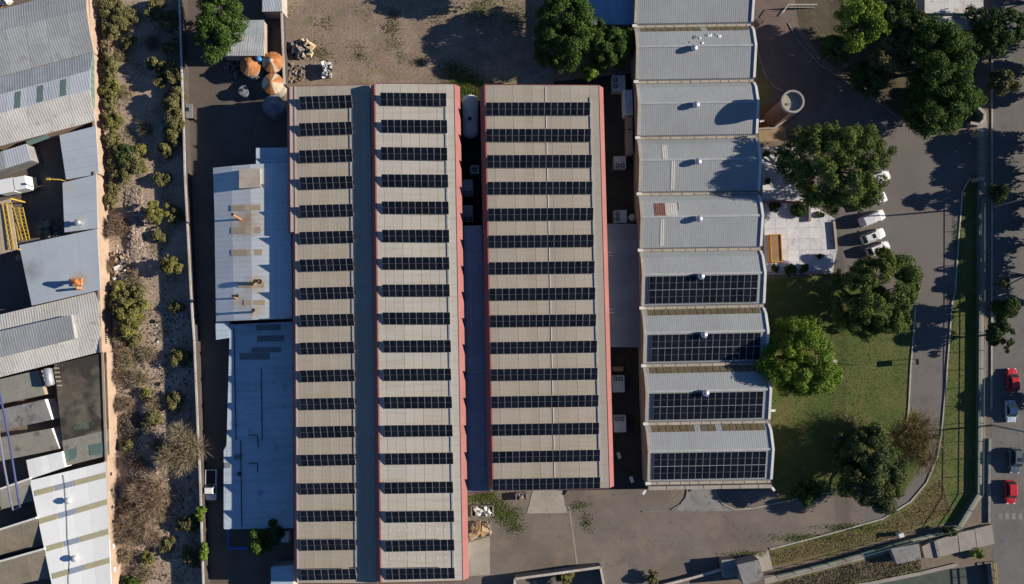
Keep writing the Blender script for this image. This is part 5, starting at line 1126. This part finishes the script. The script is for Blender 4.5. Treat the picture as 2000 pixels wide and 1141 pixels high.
# house at the top right
shed('white_roof_house','white flat-roofed house among the dark trees','house',[(1806,-50),(1920,-50),(1921,26),(1806,26)],4.0,m_house,m_cream,3,'u')
shed('house_veranda','stained white veranda roof below the white-roofed house','roof',[(1805,28),(1916,28),(1912,62),(1806,52)],3.2,m_house,m_cream,3,'u')
t = thing('white_gate','white barred gate at the top of the entrance drive','gate',P(1535,15,0))
a,b,c_ = P(1529,25,1.4),P(1540,9,1.4),P(1596,9,1.4)
for s,e in ((a,b),(b,c_)):
    MB().beam(s,e,.1,.1).build('rail', m_white, t); MB().beam(s-Vector((0,0,1.2)),e-Vector((0,0,1.2)),.1,.1).build('rail', m_white, t)
    n = max(3,int((e-s).length/.5))
    for k in range(n+1): p = L2(s,e,k/n); MB().box((p.x,p.y,.7),(.06,.06,1.4)).build('bar', m_white, t)
# shrubs beside the hall
# floodlights on the hall corners
for x,y,dx,dy,l in ((1262,956,-4,6,'white floodlight at the lower left corner of the vaulted hall'),(1506,950,4,5,'white floodlight at the lower right corner of the vaulted hall'),(1505,802,5,0,'white floodlight on the hall edge above the lawn'),(1482,238,6,-2,'white floodlight on the hall edge near the water tower')):
    a = P(x,y,4.6); b = P(x+dx,y+dy,4.7); t = thing('floodlight', l, 'lamp', a); MB().tube([a,b],.07,6).build('arm', m_white, t)
    d = (b-a).normalized(); MB().box((b.x,b.y,b.z),(.75,.4,.14),math.atan2(d.y,d.x)).build('lamp_head', m_white, t)
# lamp post on a concrete pad, and a two-post board
b = P(1628,709,0); t = thing('lamp_post','thin dark lamp post on a square concrete pad in the lawn','lamp post',b); MB().box((0,0,.12),(1.1,1.15,.24)).build('pad', m_kerb, t, local=True); MB().tube([(0,0,.2),(0,0,7.5)],[.07,.05],8).build('post', m_dark, t, local=True); MB().box((0,0,7.5),(.5,.2,.12)).build('lamp_head', m_dark, t, local=True)
b = P(1781,706,0); t = thing('notice_board','two-posted notice board beside the driveway kerb','sign',b)
for s in (-.42,.42): MB().tube([(0,s,0),(0,s,1.3)],.04,6).build('post', m_fence, t, local=True)
MB().box((0,0,1.75),(.06,1.0,.95)).build('board', m_fence, t, local=True)
# gate planter and fence on the street
wall('gate_planter','octagonal pale planter wall beside the entrance gate',[(1902,196),(1912,210),(1924,222),(1923,234),(1914,243),(1896,240)],1.2,.4,m_conc,m_kerb)
def fence(label, pts, hwall=.75, h=2.1):
    q = [P(x,y,0) for x,y in pts]; t = thing('street_fence', label, 'fence', q[0])
    for a,b in zip(q[:-1],q[1:]):
        L_ = (b-a).length; n = max(1,round(L_/3.2)); MB().beam((a.x,a.y,hwall/2),(b.x,b.y,hwall/2),.12,hwall).build('base_wall', m_fence, t)
        for z in (hwall+.35,h): MB().beam((a.x,a.y,z),(b.x,b.y,z),.07,.07).build('rail', m_fence, t)
        for k in range(n+1): p = L2(a,b,k/n); MB().box((p.x,p.y,h/2),(.09,.09,h)).build('post', m_fence, t)
    return t
fence('green street fence on a low wall, along the sidewalk and bending at the bridge',[(1908,350),(1908,580),(1906,860),(1905,962),(1866,1026)])
fence('green fence on a low wall above the canal sidewalk',[(1864,1028),(1740,1061),(1611,1098),(1512,1122)])
t = thing('sliding_gate','wide barred sliding gate at the street entrance','gate',P(1909,300,0))
a,b = P(1909,265,0),P(1909,347,0)
for z in (.3,2.2): MB().beam((a.x,a.y,z),(b.x,b.y,z),.08,.1).build('rail', m_fence, t)
for k in range(9): p = L2(a,b,k/8); MB().box((p.x,p.y,1.2),(.07,.07,2.3)).build('bar', m_fence, t)
for y in (262,350): 
    p = P(1912,y,1.6); mb = MB(); mb.box((p.x,p.y,1.2),(.8,.6,2.4)); tag(mb.build('gate_pillar', m_conc),'concrete gate pillar at the '+('upper' if y<300 else 'lower')+' end of the sliding gate','pillar')
# gatehouse and wall at the bottom
shed('gatehouse','small gatehouse with a stained concrete flat roof by the canal','gatehouse',[(1440,1103),(1482,1093),(1493,1131),(1453,1144)],3.0,m_concd,m_cream,1,'v')
shed('meter_hut','low dark hut beside the gatehouse','hut',[(1409,1094),(1436,1092),(1440,1125),(1415,1130)],1.8,m_concd,m_brownw,1,'v')
wall('canal_wall','pale sloping wall left of the gatehouse',[(1285,1146),(1350,1130),(1410,1113)],.9,.3,m_concd,m_wallw)
wall('plot_wall','white-capped wall enclosing the shaded plot below the gravel lot',[(1004,1160),(1006,1131),(1090,1120),(1173,1108),(1184,1165)],2.0,.3,m_concd,m_wallw)
wall('culvert_wall','concrete retaining edge of the canal',[(1560,1160),(1700,1140),(1800,1120),(1870,1103)],.25,.5,m_concd,m_side)
c = P(1870,1060,0); t = thing('bridge_slab','pale concrete slab bridge over the canal inlet','bridge',(c.x,c.y,0))
for pts,h in (([(1801,1068),(1824,1056),(1832,1090),(1806,1090)],.75),([(1825,1056),(1870,1042),(1873,1078),(1834,1089)],.6),([(1871,1041),(1903,1034),(1908,1071),(1875,1078)],.6),([(1904,1033),(1937,1025),(1943,1062),(1909,1070)],.6)):
    q = [P(x,y,h) for x,y in pts]; MB().slab(q,h).build('slab', m_side, t)
mb = MB(); a,b = P(1826,1056,.85),P(1834,1090,.85); mb.beam(a,b,.5,.3); mb.build('parapet', m_concd, t)
shed('canal_hut','small dark sluice hut in the shadow beside the bridge slab','hut',[(1740,1072),(1795,1062),(1800,1092),(1752,1102)],1.6,m_concd,m_concd,1,'v')
t = thing('yellow_railing','yellow railing of the street bridge','railing',P(1947,1120,0)); a,b = P(1945,1100,1.0),P(1951,1180,1.0)
for z in (0,-.45): MB().beam(a+Vector((0,0,z)),b+Vector((0,0,z)),.14,.12).build('rail', m_yel, t)
for k in range(6): p = L2(a,b,k/5); MB().box((p.x,p.y,.5),(.12,.12,1.0)).build('post', m_yel, t)
p = P(1757,1044,.6); t = thing('white_cabinet','small white meter cabinet on the fence above the canal','cabinet',(p.x,p.y,0),R(15)); MB().box((0,0,.6),(.75,.6,1.2)).build('case', m_white, t, local=True); MB().box((0,0,1.22),(.85,.7,.05)).build('lid', m_white, t, local=True)
# poles and wires
tops = []
for x,y,h,l in ((1940,404,10.5,'tall concrete pole on the verge beside the round street tree'),(1940,-60,10.5,'concrete pole at the top of the street'),(1938,831,10.0,'concrete utility pole with crossarms beside the silver-blue car'),(1948,1230,10.0,'concrete pole beyond the street bridge')):
    b = P(x,y,0); t = thing('utility_pole', l, 'pole', b); MB().tube([(0,0,0),(0,0,h)],[.17,.11],12).build('shaft', m_conc, t, local=True)
    MB().box((.35,0,h-.3),(2.2,.12,.14)).build('crossarm', m_wood, t, local=True); MB().box((.2,0,h-1.4),(1.6,.1,.12)).build('crossarm', m_wood, t, local=True)
    for s in (-.6,0.1,.75,1.35): mb = MB(); mb.lathe([(.05,0),(.07,.1),(.04,.2)],(s,0,h-.23),8); mb.build('insulator', m_white, t, local=True)
    tops.append((b,h))
order = sorted(tops, key=lambda k:-k[0].y)
for s in (-.6,.1,.75,1.35):
    mb = MB()
    for (b0,h0),(b1,h1) in zip(order[:-1],order[1:]):
        pts = []
        for f in np.linspace(0,1,9): q = L2(b0,b1,f); pts.append((q.x+s,q.y,L2(h0,h1,f)-.05-.8*4*f*(1-f)*.5))
        mb.tube(pts,.022,5)
    tag(mb.build('power_line', m_wire),'thin overhead power line strung along the street','power line','overhead lines along the street')

# ------------------------------------------------------------------ vehicles
def loft(mb, st, mi=0):
    """st: (x, half width, z bottom, z top)"""
    ring = []
    for x,hw,z0,z1 in st:
        e = min(.14,hw*.3); ring.append([(x,-hw*.94,z0),(x,-hw,z0+.25*(z1-z0)),(x,-hw,z1-.2*(z1-z0)),(x,-hw+e,z1),(x,0,z1+.02),(x,hw-e,z1),(x,hw,z1-.2*(z1-z0)),(x,hw,z0+.25*(z1-z0)),(x,hw*.94,z0)])
    v = [p for r_ in ring for p in r_]; n = 9; f = []
    for i in range(len(ring)-1):
        for k in range(n): f.append((i*n+k,i*n+(k+1)%n,(i+1)*n+(k+1)%n,(i+1)*n+k))
    f += [tuple(range(n))[::-1], tuple((len(ring)-1)*n+k for k in range(n))]
    return mb.add(v,f,mi)
def car(label, x, y, z, heading, L_, W, H, paint, kind='hatch', group=None, roofdark=False, cat='car'):
    p = P(x,y,z); t = thing('parked_car' if group else 'moving_car', label, cat, (p.x,p.y,.012), heading, group)
    hb = .92 if H > 1.6 else .82; h = L_/2; w_ = W/2
    if kind == 'pickup':
        st = [(-.02*L_,w_,.32,hb),(.15*L_,w_,.3,hb+.02),(.30*L_,w_,.3,hb+.02),(.44*L_,w_*.97,.3,hb-.06),(.485*L_,w_*.88,.33,hb-.16),(h,w_*.78,.38,.66)]
        cab = (-.02*L_,.06*L_,.24*L_,.30*L_)
    else:
        st = [(-h,w_*.80,.40,.72),(-h*.96,w_*.92,.33,hb-.03),(-h*.8,w_*.99,.3,hb),(-.1*L_,w_,.28,hb+.01),(.22*L_,w_,.28,hb),(.36*L_,w_*.98,.28,hb-.08),(.45*L_,w_*.9,.3,hb-.17),(h,w_*.74,.36,.6)]
        cab = {'hatch':(-.46*L_,-.36*L_,.10*L_,.25*L_),'sedan':(-.36*L_,-.2*L_,.10*L_,.25*L_),'suv':(-.47*L_,-.40*L_,.10*L_,.23*L_),'van':(-.47*L_,-.44*L_,.20*L_,.30*L_)}[kind]
    mb = MB(); loft(mb, st); body = mb.build('body', paint, t, local=True)
    b0,r0,r1,b1 = cab; tw = w_*.80; bw = w_*.93
    zr = H-.03
    def side(xf, hw, z): return [(xf,-hw,z),(xf,hw,z)]
    v = [(b0,-bw,hb-.02),(b0,bw,hb-.02),(b1,-bw,hb-.02),(b1,bw,hb-.02),(r0,-tw,zr),(r0,tw,zr),(r1,-tw,zr),(r1,tw,zr)]
    mb = MB(); mb.add(v,[(0,4,5,1),(2,3,7,6),(0,2,6,4),(1,5,7,3)]); mb.build('cabin_frame', paint, t, local=True)
    mb = MB(); rp = [(r0,-tw,zr),(r0,tw,zr),(r1,tw,zr),(r1,-tw,zr)]; c_ = (r0+r1)/2
    mb.add([(c_+(a-c_)*1.02,b*1.01,zr) for a,b,_ in rp]+[(c_+(a-c_)*.92,b*.84,zr+.07) for a,b,_ in rp],[(4,7,6,5)[::-1] if False else (4,5,6,7),(0,1,5,4),(1,2,6,5),(2,3,7,6),(3,0,4,7)])
    rf = mb.build('roof', paint, t, local=True)
    bm = bmesh.new(); bm.from_mesh(rf.data); bmesh.ops.recalc_face_normals(bm, faces=bm.faces); bm.to_mesh(rf.data); bm.free()
    if kind == 'suv':
        MB().box((r0+(r1-r0)*.66,0,zr+.075),(.65,tw*1.1,.02)).build('sunroof', m_glass, rf, local=True)
        for s in (-1,1): MB().box((c_,s*tw*.86,zr+.09),((r1-r0)*.8,.05,.05)).build('roof_rail', m_dark, rf, local=True)
    def pane(nm, a, b, c2, d, push):
        q = [Vector(k) for k in (a,b,c2,d)]; c3 = sum(q,Vector())/4; q = [c3+(k-c3)*.86+Vector(push) for k in q]
        MB().add(q,[(0,1,2,3)]).build(nm, m_glass, t, local=True)
    pane('windshield',v[2],v[3],v[7],v[6],(.02,0,.02))
    if kind != 'van': pane('rear_window',v[1],v[0],v[4],v[5],(-.02,0,.02))
    pane('side_window',v[0],v[2],v[6],v[4],(0,-.02,.01)); pane('side_window',v[3],v[1],v[5],v[7],(0,.02,.01))
    if kind == 'pickup':
        x0, x1 = -h, -.025*L_
        bed = MB().box(((x0+x1)/2,0,.48),(x1-x0,W*.94,.3)).build('bed_floor', m_dark, t, local=True)
        for s in (-1,1): MB().box(((x0+x1)/2,s*(w_-.06),.66),(x1-x0,.13,.55)).build('bed_side', paint, t, local=True)
        MB().box((x0+.05,0,.66),(.1,W-.26,.52)).build('tailgate', paint, t, local=True)
    for sx in (-.31*L_,.31*L_):
        for s in (-1,1):
            mb = MB(); mb.tube([(sx,s*(w_-.02),.33),(sx,s*(w_-.22),.33)],.33,16); wh = mb.build('wheel', m_tyre, t, local=True)
            mb = MB(); mb.tube([(sx,s*(w_-.005),.33),(sx,s*(w_-.05),.33)],.19,12); mb.build('rim', m_silver, wh, local=True)
    for s in (-1,1):
        MB().box((h*.955,s*w_*.66,.62),(.14,.32,.14)).build('headlight', m_lampg, t, local=True)
        MB().box((-h+.03,s*w_*.74,.72),(.08,.2,.22)).build('tail_light', m_tail, t, local=True)
        MB().box((b1-.12,s*(w_+.07),hb+.08),(.14,.18,.12)).build('mirror', paint, t, local=True)
    return t
g = 'white cars parked by the patio'
car('white car mostly hidden under the large pine by the patio',1718,347,1.0,R(17),4.2,1.75,1.5,m_cwhite,'hatch',g)
car('white pickup with its open bed under the large pine',1707,392,1.0,R(20),5.0,1.8,1.75,m_cwhite,'pickup',g,cat='pickup')
car('long white van crossed by the shadow of the concrete pole',1705,426,1.0,R(20),4.8,1.85,1.9,m_cwhite,'van',g,cat='van')
car('white car with a dark sunroof parked between the van and the second pine',1707,461,1.0,R(20),4.4,1.8,1.65,m_cwhite,'suv',g)
car('white car with only its nose showing beyond the second pine',1717,486,1.0,R(20),4.3,1.75,1.5,m_cwhite,'hatch',g)
car('white pickup truck parked alone in the shaded alley by the boundary wall',411,948,1.0,R(-91),5.3,1.9,1.75,m_cwhite,'pickup','vehicles parked in the alley',cat='pickup')
car('red car driving above the silver-blue one, below the leafy street trees',1980,742,1.0,R(90),4.0,1.75,1.5,m_cred,'hatch')
car('silver-blue car driving beside the utility pole',1977,804,1.0,R(-91),3.8,1.7,1.5,m_csilver,'sedan')
car('dark slate sport utility car on the street',1985,900,1.0,R(-95),4.4,1.85,1.75,m_cdark,'suv')
car('red hatchback on the street nearest the bridge slab',1976,962,1.0,R(-91),4.1,1.75,1.5,m_cred,'hatch')
